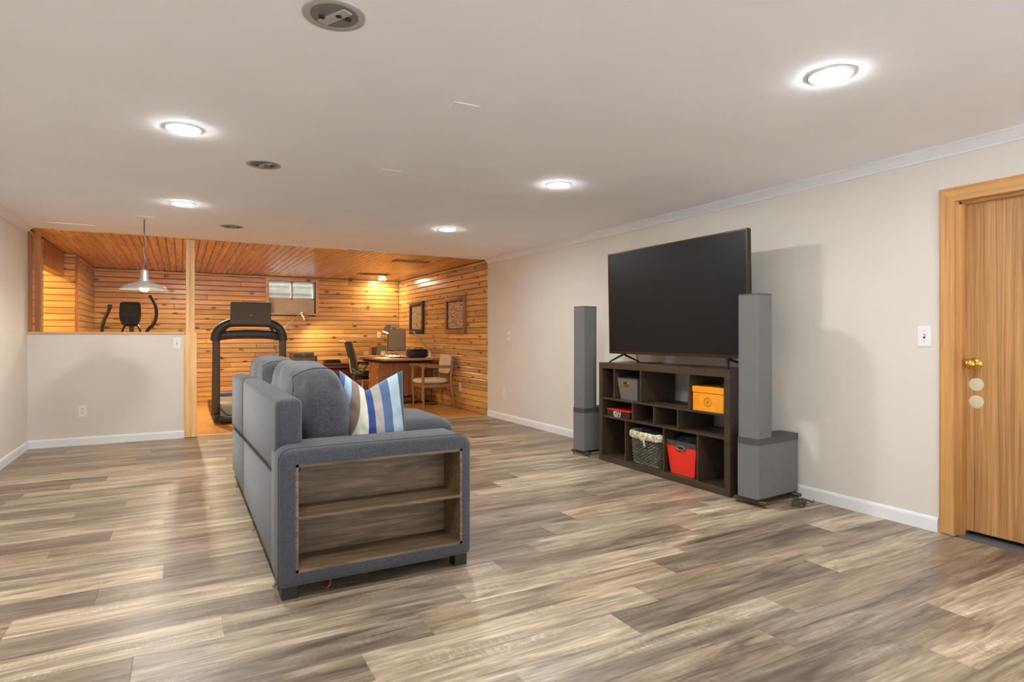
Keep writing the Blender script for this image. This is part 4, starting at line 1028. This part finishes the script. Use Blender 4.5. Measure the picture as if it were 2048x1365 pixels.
hp = [(TY - 0.02, 0.06), (TY - 0.02, 0.14), (TY + 0.05, 0.24), (TY + 0.22, 0.285), (TY + 0.55, 0.30), (TY + 0.60, 0.06)]
mb.prism(hp, 0.43, 1.12, 0, None, True); mb.build('motor_hood', 'treadhood', tm)
MB().rbox(0.36, 1.20, TY + 0.50, TY + 0.58, 0.28, 0.345, 0.012, 2).build('hood_trim', 'treadblue', tm)
MB().rbox(0.36, 0.42, TY - 0.06, TY + 1.9, 0.03, 0.13, 0.01, 2).build('base_rail', 'black', tm)
MB().rbox(1.14, 1.20, TY - 0.06, TY + 1.9, 0.03, 0.13, 0.01, 2).build('base_rail', 'black', tm)
MB().rbox(0.42, 1.14, TY + 0.58, TY + 1.88, 0.115, 0.16, 0.006, 1).build('running_belt', 'black', tm)
MB().rbox(0.40, 1.16, TY - 0.10, TY - 0.02, 0.03, 0.10, 0.02, 2).build('front_bumper', 'black', tm)
for x in (0.47, 1.09):
    mb = MB(); mb.lathe([(0, -0.02), (0.034, -0.02), (0.036, -0.014), (0.036, 0.014), (0.034, 0.02), (0, 0.02)], 16, Z(x, TY - 0.06, 0.036) @ R(PI / 2, 'Y')); mb.build('wheel', 'rubber', tm)
for x in (0.40, 1.16):
    MB().rbox(x - 0.03, x + 0.03, TY + 1.78, TY + 1.86, 0.0, 0.03, 0.004, 1).build('foot', 'rubber', tm)
mb = MB(); mb.tube(smooth_path([(0.43, TY - 0.02, 0.20), (0.52, TY - 0.05, 0.11), (0.62, TY - 0.07, 0.13), (0.75, TY - 0.03, 0.24)], 5), 0.006, 6); mb.build('power_cord', 'black', tm)

# ------------------------------------------------------------------ elliptical trainer behind the half wall
el = thing('elliptical_trainer', 'black elliptical trainer with curved handles seen over the half wall', 'elliptical', (-0.55, 9.2, 0))
EY = 9.0
em = Z(-0.565, EY, 1.25) @ R(math.radians(-12), 'X')
MB().prism([(-0.085, 0.0), (0.085, 0.0), (0.108, 0.05), (0.118, 0.13), (0.112, 0.26), (0.085, 0.288), (-0.085, 0.288), (-0.112, 0.26), (-0.118, 0.13), (-0.108, 0.05)], -0.03, 0.035, 1, em).build('console', 'black', el)
sc = MB().prism([(-0.075, 0.09), (0.075, 0.09), (0.082, 0.25), (-0.082, 0.25)], -0.036, -0.03, 1, em).build('console_panel', 'blackleg', el)
mb = MB(); mb.tube([(0.0 + 0.022 * math.cos(i * PI / 8), -0.038, 0.20 + 0.022 * math.sin(i * PI / 8)) for i in range(17)], 0.003, 6, False, em); mb.build('emblem_ring', 'treadgrey', sc)
MB().box(-0.055, 0.055, -0.038, -0.036, 0.108, 0.112, em).build('panel_line', 'treadgrey', sc)
mb = MB(); mb.tube([(-0.55, EY + 0.02, 1.33), (-0.55, EY + 0.05, 1.10), (-0.55, EY + 0.30, 0.45)], 0.028, 10); mb.build('mast', 'treadgrey', el)
mb = MB()
for s in (-1, 1): mb.tube(smooth_path([(-0.55, EY + 0.01, 1.22), (-0.55 + s * 0.06, EY, 1.24), (-0.55 + s * 0.095, EY - 0.02, 1.17), (-0.55 + s * 0.09, EY + 0.02, 1.10), (-0.55, EY + 0.05, 1.06)], 5), 0.013, 8)
mb.build('fixed_handles', 'black', el)
mb = MB(); mb.tube(smooth_path([(-0.775, EY - 0.03, 1.468), (-0.80, EY - 0.01, 1.40), (-0.845, EY, 1.28), (-0.862, EY + 0.03, 1.12), (-0.83, EY + 0.15, 0.60), (-0.80, EY + 0.25, 0.32)], 5), 0.021, 10); hl = mb.build('swing_handle', 'tread', el)
MB().rbox(-0.80, -0.752, EY - 0.06, EY, 1.455, 1.495, 0.01, 2).build('handle_grip', 'blackleg', hl)
mb = MB(); mb.tube(smooth_path([(-0.35, EY - 0.02, 1.62), (-0.325, EY, 1.58), (-0.285, EY, 1.48), (-0.280, EY, 1.36), (-0.315, EY + 0.01, 1.25), (-0.385, EY + 0.03, 1.16), (-0.43, EY + 0.10, 0.95), (-0.40, EY + 0.25, 0.32)], 5), 0.021, 10); mb.build('swing_handle', 'tread', el)
mb = MB(); mb.lathe([(0, -0.06), (0.24, -0.06), (0.27, -0.03), (0.27, 0.03), (0.24, 0.06), (0, 0.06)], 28, Z(-0.55, EY + 0.45, 0.36) @ R(PI / 2, 'Y')); mb.build('flywheel_housing', 'black', el)
MB().rbox(-0.60, -0.50, EY + 0.1, EY + 1.6, 0.06, 0.12, 0.01, 2).build('base_rail', 'treadgrey', el)
for y in (EY + 0.14, EY + 1.55): MB().rbox(-0.85, -0.25, y - 0.04, y + 0.04, 0.0, 0.06, 0.012, 2).build('cross_foot', 'black', el)
for x in (-0.76, -0.34):
    mb = MB(); mb.tube([(x, EY + 0.25, 0.32), (x, EY + 1.2, 0.26)], 0.022, 8); pa = mb.build('pedal_arm', 'treadgrey', el)
    MB().rbox(x - 0.07, x + 0.07, EY + 0.85, EY + 1.2, 0.275, 0.31, 0.01, 2).build('pedal', 'black', pa)

# ------------------------------------------------------------------ credenza and what stands on it
cz = 0.620
cr = thing('credenza', 'low reddish wood credenza along the pine back wall', 'credenza', (2.15, 11.0, 0))
MB().rbox(1.15, 2.72, 10.76, 11.27, cz - 0.024, cz, 0.003, 1).build('top', 'redwood', cr)
B(1.17, 2.70, 10.80, 11.25, 0.06, 0.08).build('bottom_panel', 'redwood', cr)
B(1.17, 2.70, 11.235, 11.25, 0.08, cz - 0.024).build('back_panel', 'redwood', cr)
for x in (1.17, 1.72, 2.205, 2.682): B(x, x + 0.018, 10.78, 11.235, 0.06, cz - 0.024).build('divider', 'redwood', cr)
for x0, x1 in ((1.742, 2.20), (2.226, 2.678)):
    d = MB().rbox(x0, x1, 10.775, 10.793, 0.535, cz - 0.028, 0.002, 1).build('drawer_front', 'redwood', cr)
    d2 = MB().rbox(x0, x1, 10.800, 10.818, 0.085, 0.515, 0.002, 1).build('cabinet_door', 'redwood', cr)
    mb = MB(); mb.lathe([(0, 0), (0.008, 0), (0.010, 0.012), (0.006, 0.018), (0, 0.018)], 10, Z(x1 - 0.04, 10.800, 0.30) @ R(PI / 2, 'X')); mb.build('knob', 'redwood', d2)
for x in (1.21, 2.66):
    for y in (10.84, 11.2):
        mb = MB(); mb.tube([(x, y, 0.0), (x, y, 0.06)], [0.014, 0.02], 10); mb.build('leg', 'redwood', cr)
pr = thing('printer', 'grey laser printer on the left of the credenza', 'printer', (1.86, 10.98, cz))
MB().rbox(1.665, 2.045, 10.87, 11.14, cz + 0.006, 0.825, 0.012, 2).build('body', 'printer', pr)
MB().rbox(1.70, 2.03, 10.862, 10.872, 0.735, 0.800, 0.004, 1).build('front_panel', 'treadgrey', pr)
MB().rbox(1.70, 2.03, 10.866, 10.874, 0.64, 0.726, 0.004, 1).build('paper_tray', 'printer', pr)
B(1.83, 1.93, 10.861, 10.867, 0.642, 0.662).build('tray_grip', 'slotdark', pr)
B(1.84, 1.88, 10.8605, 10.8625, 0.772, 0.777).build('name_strip', 'paper', pr)
for x in (1.69, 2.02):
    for y in (10.9, 11.11): B(x - 0.012, x + 0.012, y - 0.012, y + 0.012, cz, cz + 0.006).build('foot', 'rubber', pr)
ph = thing('cordless_phone', 'small black cordless phone beside the grey printer', 'phone', (2.09, 10.95, cz))
MB().rbox(2.063, 2.113, 10.92, 10.99, cz, cz + 0.022, 0.006, 2).build('cradle', 'black', ph)
MB().rbox(-0.021, 0.021, -0.012, 0.012, 0.0, 0.125, 0.008, 2, Z(2.088, 10.955, cz + 0.012) @ R(math.radians(-12), 'X')).build('handset', 'blackleg', ph)
dk = thing('desk_tray', 'flat black scanner lying on the right of the credenza', 'scanner', (2.37, 10.95, cz))
MB().rbox(2.235, 2.505, 10.86, 11.08, cz, cz + 0.040, 0.008, 2).build('body', 'black', dk)
MB().rbox(2.25, 2.49, 10.868, 11.06, cz + 0.042, cz + 0.062, 0.010, 2).build('lid', 'blackleg', dk)
# second articulated lamp on the credenza
def lamp_head(mb_pts): pass
l2 = thing('desk_lamp', 'silver articulated desk lamp reaching up in front of the window', 'desk lamp', (1.45, 10.95, cz))
mb = MB(); mb.lathe([(0, 0), (0.085, 0), (0.085, 0.012), (0.07, 0.020), (0.012, 0.024), (0, 0.024)], 24, Z(1.40, 10.95, cz)); mb.build('base', 'chrome', l2)
mb = MB(); mb.tube([(1.40, 10.95, cz + 0.02), (1.40, 10.95, 0.75), (1.44, 10.93, 0.93)], 0.009, 8); mb.build('lower_arm', 'chrome', l2)
mb = MB(); mb.tube([(1.44, 10.93, 0.93), (1.53, 10.91, 1.235), (1.812, 10.90, 1.487)], 0.008, 8); mb.build('upper_arm', 'chrome', l2)
mb = MB()
mb.lathe([(0, -0.02), (0.022, -0.02), (0.022, 0.02), (0, 0.02)], 14, Z(1.822, 10.90, 1.495) @ R(PI / 2, 'X'))
mb.tube([(1.81, 10.90, 1.50), (1.79, 10.90, 1.525), (1.83, 10.90, 1.535), (1.85, 10.90, 1.51)], 0.004, 6)
mb.build('joint', 'chrome', l2)
hm = Z(1.845, 10.90, 1.485) @ R(math.radians(148), 'Y')
mb = MB(); mb.lathe([(0.024, -0.02), (0.028, 0.0), (0.040, 0.03), (0.060, 0.105), (0.057, 0.105), (0.037, 0.032), (0.022, 0.0)], 22, hm); mb.f = mb.f[:-2]; mb.sm = mb.sm[:-2]; mb.build('lamp_shade', 'chrome', l2)
mb = MB(); mb.lathe([(0, 0.03), (0.014, 0.035), (0.022, 0.055), (0.018, 0.076), (0, 0.084)], 14, hm); mb.build('bulb', 'tasklamp', l2)
mb = MB(); mb.tube(smooth_path([(1.83, 10.895, 1.515), (1.885, 10.89, 1.522), (1.915, 10.885, 1.508), (1.945, 10.88, 1.455)], 4), 0.008, 6); mb.build('handle', 'chrome', l2)

# little wire stand on the credenza, left of the treadmill upright
mb = MB(); mb.tube(smooth_path([(1.27, 10.9, cz + 0.004), (1.33, 10.9, 0.70), (1.40, 10.88, 0.80), (1.43, 10.88, 0.86), (1.39, 10.88, 0.90), (1.41, 10.88, 0.84)], 4), 0.004, 6)
tag(mb.build('loose_cable', 'black'), 'loose black cable looping up from the credenza beside the treadmill', 'cable')

# ------------------------------------------------------------------ desk
dz = 0.748
de = thing('desk', 'walnut pedestal desk with a lighter wood top by the pine right wall', 'desk', (3.2, 9.9, 0))
MB().rbox(2.735, 3.69, 8.975, 10.84, dz - 0.030, dz, 0.003, 1).build('desktop', 'teak', de)
B(2.80, 3.62, 9.36, 10.5, 0.664, dz - 0.030).build('spacer', 'slotdark', de)
pd = MB().rbox(2.755, 3.37, 9.35, 9.92, 0.150, 0.664, 0.002, 1).build('pedestal', 'walnut', de)
for i, (a, b) in enumerate(((0.155, 0.32), (0.325, 0.49), (0.495, 0.66))):
    d = MB().rbox(2.742, 2.756, 9.355, 9.915, a, b, 0.002, 1).build('drawer', 'walnut', de)
    for y in (9.40, 9.87):
        mb = MB(); mb.lathe([(0, 0), (0.009, 0), (0.011, 0.008), (0.007, 0.014), (0, 0.014)], 10, Z(2.742, y, (a + b) / 2 + 0.03) @ R(-PI / 2, 'Y')); mb.build('knob', 'chrome', d)
for y in (9.42, 10.3):
    mb = MB(); mb.tube([(3.50, y, 0.02), (3.50, y, 0.70)], 0.012, 8); mb.build('leg', 'plate', de)
    mb = MB(); mb.tube([(2.95 if y < 10 else 3.15, y, 0.018), (3.62, y, 0.018)], 0.012, 8); mb.build('floor_bar', 'blackmetal', de)
for x in (2.80, 3.32):
    for y in (9.4, 9.87): 
        mb = MB(); mb.tube([(x, y, 0.0), (x, y, 0.15)], [0.014, 0.018], 8); mb.build('foot', 'blackleg', de)
# black wire basket under the free end of the desk
wr = thing('wire_rack', 'black wire rack under the right end of the desk', 'rack', (3.52, 9.15, 0))
mb = MB()
for i in range(5):
    mb.tube([(3.40, 9.10 + 0.001 * i, 0.70 - i * 0.07), (3.66, 9.10, 0.715 - i * 0.07)], 0.0035, 5)
    mb.tube([(3.41 + i * 0.055, 9.10, 0.72), (3.39 + i * 0.055, 9.10, 0.40)], 0.0035, 5)
mb.build('wire_grid', 'blackmetal', wr)
mb = MB(); mb.tube([(3.37, 9.09, 0.44), (3.53, 9.09, 0.70)], 0.010, 8); mb.tube([(3.54, 9.09, 0.71), (3.53, 9.09, 0.02)], 0.008, 8); mb.tube([(3.42, 9.09, 0.008), (3.64, 9.09, 0.008)], 0.008, 8); mb.build('strut', 'blackmetal', wr)

# things on the desk
mo = thing('monitor', 'dark flat computer monitor standing on the desk', 'monitor', (3.30, 10.2, dz))
mm = Z(3.313, 10.2, 0.848) @ R(math.radians(-6), 'Z')
MB().rbox(-0.158, 0.158, -0.012, 0.025, 0, 0.375, 0.005, 1, mm).build('case', 'black', mo)
MB().box(-0.150, 0.146, -0.0135, -0.012, 0.008, 0.367, mm).build('screen', 'monitor', mo)
MB().rbox(-0.10, 0.10, -0.06, 0.10, -0.100, -0.088, 0.004, 1, mm).build('stand_base', 'chrome', mo)
MB().rbox(-0.03, 0.03, 0.02, 0.04, -0.09, 0.1, 0.004, 1, mm).build('stand_neck', 'chrome', mo)
sp = thing('speaker_box', 'small wooden bookshelf speaker at the back of the desk', 'speaker', (2.95, 10.45, dz))
MB().rbox(2.92, 3.02, 10.40, 10.56, dz, dz + 0.165, 0.003, 1).build('case', 'walnut', sp)
B(2.928, 3.012, 10.398, 10.401, dz + 0.01, dz + 0.155).build('grille', 'spkcloth', sp)
lp = thing('tablet_stand', 'grey tablet leaning beside the wooden speaker on the desk', 'tablet', (3.09, 10.3, dz))
MB().rbox(-0.075, 0.075, -0.005, 0.005, 0, 0.19, 0.003, 1, Z(3.075, 10.30, dz + 0.002) @ R(math.radians(-14), 'Z') @ R(math.radians(-16), 'X')).build('case', 'treadgrey', lp)
MB().box(-0.068, 0.068, -0.006, -0.005, 0.01, 0.18, Z(3.075, 10.30, dz + 0.002) @ R(math.radians(-14), 'Z') @ R(math.radians(-16), 'X')).build('screen', 'monitor', lp)
rg = random.Random(3)
pp = [(2.92, 9.80, 10), (3.02, 9.55, -14), (3.10, 9.68, 25), (3.20, 9.48, -6), (2.88, 10.02, 4), (3.05, 9.44, 40)]
lbs = ['white paper sheet nearest the left edge of the desk', 'white paper sheet at the front of the desk pile', 'white paper askew in the middle of the desk pile', 'white paper sheet nearest the black bag', 'paper sheet farthest back on the desk', 'crumpled topmost white paper of the desk pile']
for i, ((x, y, a), lb) in enumerate(zip(pp, lbs)):
    mb = MB(); nn = 6; vs = []; m_ = Z(x, y, dz + 0.001 + i * 0.005) @ R(math.radians(a), 'Z')
    amp = 0.006 if i < 5 else 0.06
    for ii in range(nn + 1):
        for jj in range(nn + 1):
            u, v = ii / nn, jj / nn; vs.append(((u - .5) * 0.2, (v - .5) * 0.27, amp * abs(noise.noise(Vector((u * 3 + i, v * 3, 1))))))
    mb.add(vs, [(ii * (nn + 1) + jj, ii * (nn + 1) + jj + 1, (ii + 1) * (nn + 1) + jj + 1, (ii + 1) * (nn + 1) + jj) for ii in range(nn) for jj in range(nn)], True, m_)
    tag(mb.build('paper_sheet', 'paper'), lb, 'paper', 'papers on the desk')
mg = thing('tape_roll', 'cream round tin beside the papers on the desk', 'tin', (3.05, 9.98, dz))
mb = MB(); mb.lathe([(0, 0), (0.05, 0), (0.052, 0.01), (0.052, 0.085), (0, 0.085)], 20, Z(3.02, 9.98, dz)); mb.build('body', 'beige', mg)
mb = MB(); mb.lathe([(0, 0.085), (0.055, 0.085), (0.055, 0.10), (0, 0.104)], 20, Z(3.02, 9.98, dz)); mb.build('lid', 'chrome', mg)
ac = thing('clear_tray', 'clear acrylic letter tray left of the black bag on the desk', 'tray', (3.23, 9.7, dz))
mb = MB()
for z in (0.002, 0.045, 0.088): mb.box(3.14, 3.27, 9.62, 9.86, dz + z, dz + z + 0.004)
mb.build('shelf', 'chrome', ac)
mb = MB()
for x, y in ((3.142, 9.622), (3.266, 9.622), (3.142, 9.856), (3.266, 9.856)): mb.tube([(x, y, dz), (x, y, dz + 0.09)], 0.003, 6)
mb.build('posts', 'chrome', ac)
bg = thing('black_bag', 'black boxy bag on the desk under the lamp arm', 'bag', (3.43, 9.5, dz))
MB().rbox(3.285, 3.585, 9.38, 9.62, dz, dz + 0.125, 0.022, 3).build('body', 'black', bg)
MB().rbox(3.29, 3.58, 9.385, 9.615, dz + 0.118, dz + 0.138, 0.009, 2).build('flap', 'meshblack', bg)
mb = MB(); mb.tube(smooth_path([(3.36, 9.40, dz + 0.135), (3.38, 9.42, dz + 0.158), (3.49, 9.42, dz + 0.158), (3.51, 9.40, dz + 0.135)], 4), 0.006, 6); mb.build('handle', 'black', bg)
l1 = thing('desk_lamp', 'lit silver articulated lamp arching over the monitor on the desk', 'desk lamp', (3.62, 9.35, dz))
mb = MB(); mb.lathe([(0, 0), (0.07, 0), (0.07, 0.010), (0.055, 0.016), (0.014, 0.02), (0, 0.02)], 22, Z(3.60, 9.32, dz)); mb.build('base', 'plate', l1)
mb = MB(); mb.tube([(3.60, 9.32, dz + 0.015), (3.595, 9.32, 0.86)], [0.018, 0.013], 10); mb.build('pillar', 'plate', l1)
mb = MB(); mb.tube([(3.597, 9.32, 0.865), (3.325, 9.34, 1.168)], 0.009, 8); mb.build('lower_arm', 'chrome', l1)
mb = MB(); mb.tube([(3.325, 9.34, 1.168), (3.16, 9.36, 1.215), (2.955, 9.38, 1.254)], 0.008, 8); mb.build('upper_arm', 'chrome', l1)
mb = MB()
for q in ((3.325, 9.34, 1.168), (2.955, 9.38, 1.254)): mb.lathe([(0, -0.018), (0.019, -0.018), (0.019, 0.018), (0, 0.018)], 12, Z(*q) @ R(PI / 2, 'X'))
mb.tube(smooth_path([(2.93, 9.37, 1.25), (2.95, 9.37, 1.285), (3.02, 9.37, 1.29), (3.03, 9.37, 1.255), (2.96, 9.37, 1.245)], 4), 0.004, 6)
mb.build('joint', 'chrome', l1)
hm = Z(2.905, 9.38, 1.250) @ R(math.radians(205), 'Y')
mb = MB(); mb.lathe([(0.020, -0.04), (0.026, -0.02), (0.040, 0.01), (0.056, 0.095), (0.053, 0.095), (0.037, 0.012), (0.018, -0.03)], 22, hm); mb.f = mb.f[:-2]; mb.sm = mb.sm[:-2]; mb.build('lamp_shade', 'chrome', l1)
mb = MB(); mb.lathe([(0, 0.02), (0.014, 0.025), (0.022, 0.045), (0.018, 0.066), (0, 0.074)], 14, hm); mb.build('bulb', 'tasklamp', l1)
mb = MB(); mb.tube(smooth_path([(3.47, 10.22, 0.93), (3.56, 10.1, 0.86), (3.62, 9.9, 0.78), (3.66, 9.7, dz + 0.004)], 4), 0.004, 6)
tag(mb.build('monitor_cable', 'black'), 'black cable drooping from the back of the monitor', 'cable')

# ------------------------------------------------------------------ office chair (mesh back, facing the desk)
oc = thing('office_chair', 'black mesh office chair turned towards the desk', 'chair', (2.60, 9.9, 0))
OX, OY = 2.585, 9.80
mb = MB(); cen = smooth_path([(2.44, OY, 0.50), (2.415, OY, 0.62), (2.375, OY, 0.78), (2.335, OY, 0.92), (2.315, OY, 1.00)], 4)
vs = []; nj = 10
for p in cen:
    hw_ = 0.20 + 0.05 * math.sin((p.z - 0.5) / 0.5 * PI * 0.8)
    for j in range(nj + 1):
        s = j / nj * 2 - 1; vs.append((p.x + 0.05 * s * s, p.y + s * hw_, p.z))
k = len(cen)
mb.add(vs, [(i * (nj + 1) + j, i * (nj + 1) + j + 1, (i + 1) * (nj + 1) + j + 1, (i + 1) * (nj + 1) + j) for i in range(k - 1) for j in range(nj)], True)
mb.build('back_mesh', 'meshblack', oc)
mb = MB(); rim = [vs[j] for j in range(nj + 1)] + [vs[i * (nj + 1) + nj] for i in range(1, k)] + [vs[(k - 1) * (nj + 1) + j] for j in range(nj - 1, -1, -1)] + [vs[i * (nj + 1)] for i in range(k - 2, -1, -1)]
mb.tube(rim, 0.013, 8, False); mb.build('back_frame', 'treadgrey', oc)
mb = MB(); mb.tube(smooth_path([(2.275, OY - 0.15, 1.012), (2.30, OY, 1.02), (2.275, OY + 0.15, 1.012)], 5), 0.016, 8); mb.build('headband', 'chrome', oc)
mb = MB(); mb.tube(smooth_path([(2.40, OY, 0.80), (2.40, OY, 0.62), (2.44, OY, 0.46), (2.52, OY, 0.40)], 5), 0.018, 8); mb.build('spine', 'chrome', oc)
MB().puff(2.42, 2.88, OY - 0.24, OY + 0.24, 0.42, 0.50, (5, 5, 3), 10, 0.002, 4).build('seat', 'meshblack', oc)
for s in (-1, 1):
    y = OY + s * 0.27
    mb = MB(); mb.tube(smooth_path([(2.43, y * 0.2 + OY * 0.8, 0.55), (2.46, y, 0.50), (2.53, y, 0.48), (2.58, y, 0.55), (2.62, y, 0.615)], 5), 0.016, 8); ar = mb.build('arm', 'treadgrey', oc)
    MB().rbox(2.53, 2.79, y - 0.04, y + 0.04, 0.615, 0.645, 0.012, 2).build('arm_pad', 'blackleg', ar)
MB().rbox(OX - 0.10, OX + 0.12, OY - 0.10, OY + 0.10, 0.36, 0.42, 0.012, 2).build('tilt_box', 'black', oc)
mb = MB(); mb.tube([(OX + 0.03, OY, 0.37), (OX + 0.03, OY, 0.24)], 0.018, 10); mb.tube([(OX + 0.03, OY, 0.25), (OX + 0.03, OY, 0.09)], 0.028, 10); mb.build('gas_column', 'chrome', oc)
for i in range(5):
    a = 2 * PI * i / 5 + 0.3; ca, sa = math.cos(a), math.sin(a); c0 = (OX + 0.03, OY)
    mb = MB(); mb.tube([(c0[0], c0[1], 0.105), (c0[0] + 0.30 * ca, c0[1] + 0.30 * sa, 0.072)], [0.024, 0.015], 8); lg = mb.build('base_leg', 'black', oc)
    mb = MB(); mb.lathe([(0, -0.02), (0.028, -0.02), (0.030, -0.014), (0.030, 0.014), (0.028, 0.02), (0, 0.02)], 14, Z(c0[0] + 0.30 * ca, c0[1] + 0.30 * sa, 0.030) @ R(a, 'Z') @ R(PI / 2, 'X')); mb.tube([(c0[0] + 0.30 * ca, c0[1] + 0.30 * sa, 0.03), (c0[0] + 0.30 * ca, c0[1] + 0.30 * sa, 0.07)], 0.007, 6); mb.build('caster', 'rubber', lg)

oc.location = (2.725, 10.40, 0)

# ------------------------------------------------------------------ wooden armchair
ch = thing('armchair', 'mid century wooden armchair with beige seat and back by the pine wall', 'chair', (3.36, 8.60, 0))
cy0, cy1 = 8.40, 8.84
for y in (cy0, cy1):
    s = 1 if y == cy0 else -1
    mb = MB(); mb.tube([(3.145, y, 0.0), (3.135, y, 0.30), (3.13, y, 0.42), (3.135, y, 0.655)], [0.012, 0.019, 0.023, 0.014], 10); mb.build('leg', 'chairwood', ch)
    mb = MB(); mb.tube([(3.635, y - s * 0.01, 0.0), (3.585, y, 0.34), (3.575, y, 0.45), (3.615, y, 0.80)], [0.012, 0.020, 0.020, 0.012], 10); mb.build('leg', 'chairwood', ch)
    mb = MB(); mb.tube(smooth_path([(3.075, y, 0.665), (3.14, y, 0.662), (3.35, y, 0.645), (3.60, y, 0.64)], 4), [0.012, 0.013, 0.014, 0.015, 0.015, 0.015, 0.015, 0.015, 0.015, 0.014, 0.014, 0.013, 0.012], 10, flat=1.6); mb.build('armrest', 'chairwood', ch)
    MB().rbox(3.13, 3.60, y - 0.012, y + 0.012, 0.33, 0.385, 0.005, 1).build('side_rail', 'chairwood', ch)
for x in (3.135, 3.585): MB().rbox(x - 0.012, x + 0.012, cy0, cy1, 0.33, 0.385, 0.005, 1).build('cross_rail', 'chairwood', ch)
MB().rbox(3.595, 3.620, cy0, cy1, 0.60, 0.655, 0.006, 1).build('back_rail', 'chairwood', ch)
MB().puff(3.09, 3.565, cy0 + 0.012, cy1 - 0.012, 0.385, 0.465, (5, 5, 2.6), 10, 0.004, 2).build('seat', 'beige', ch)
mb = MB().puff(-0.035, 0.035, cy0 + 0.015, cy1 - 0.015, -0.15, 0.15, (2.6, 5, 5), 10, 0.003, 5, 9); mm = Z(3.573, 0, 0.655 + 0.02) @ R(math.radians(7), 'Y')
mb.v = [tuple(mm @ Vector(q)) for q in mb.v]; mb.build('backrest', 'beige', ch)

# ------------------------------------------------------------------ framed prints on the pine wall
def picture(y0, y1, z0, z1, fmat, label):
    x = XR - 0.005
    t = thing('framed_picture', label, 'picture', (x, (y0 + y1) / 2, (z0 + z1) / 2), 0, 'framed prints on the pine wall')
    wd = 0.070
    for nm, a in (('frame_rail', (y0, y1, z0, z0 + wd)), ('frame_rail', (y0, y1, z1 - wd, z1)), ('frame_stile', (y0, y0 + wd, z0 + wd, z1 - wd)), ('frame_stile', (y1 - wd, y1, z0 + wd, z1 - wd))):
        MB().rbox(x - 0.034, x, *a, 0.006, 2).build(nm, fmat, t)
    mb = MB(); g = wd
    for a in ((y0 + g, y1 - g, z0 + g, z0 + g + .014), (y0 + g, y1 - g, z1 - g - .014, z1 - g), (y0 + g, y0 + g + .014, z0 + g, z1 - g), (y1 - g - .014, y1 - g, z0 + g, z1 - g)): mb.box(x - 0.026, x - 0.004, *a)
    mb.build('inner_fillet', 'slotdark', t)
    B(x - 0.012, x - 0.004, y0 + g, y1 - g, z0 + g, z1 - g).build('print', 'art', t)
    return t
picture(9.90, 10.60, 1.145, 1.718, 'blackleg', 'dark framed print nearer the corner, above the monitor')
picture(8.14, 8.90, 1.138, 1.712, 'chairwood', 'brown framed print nearer the camera, above the armchair')
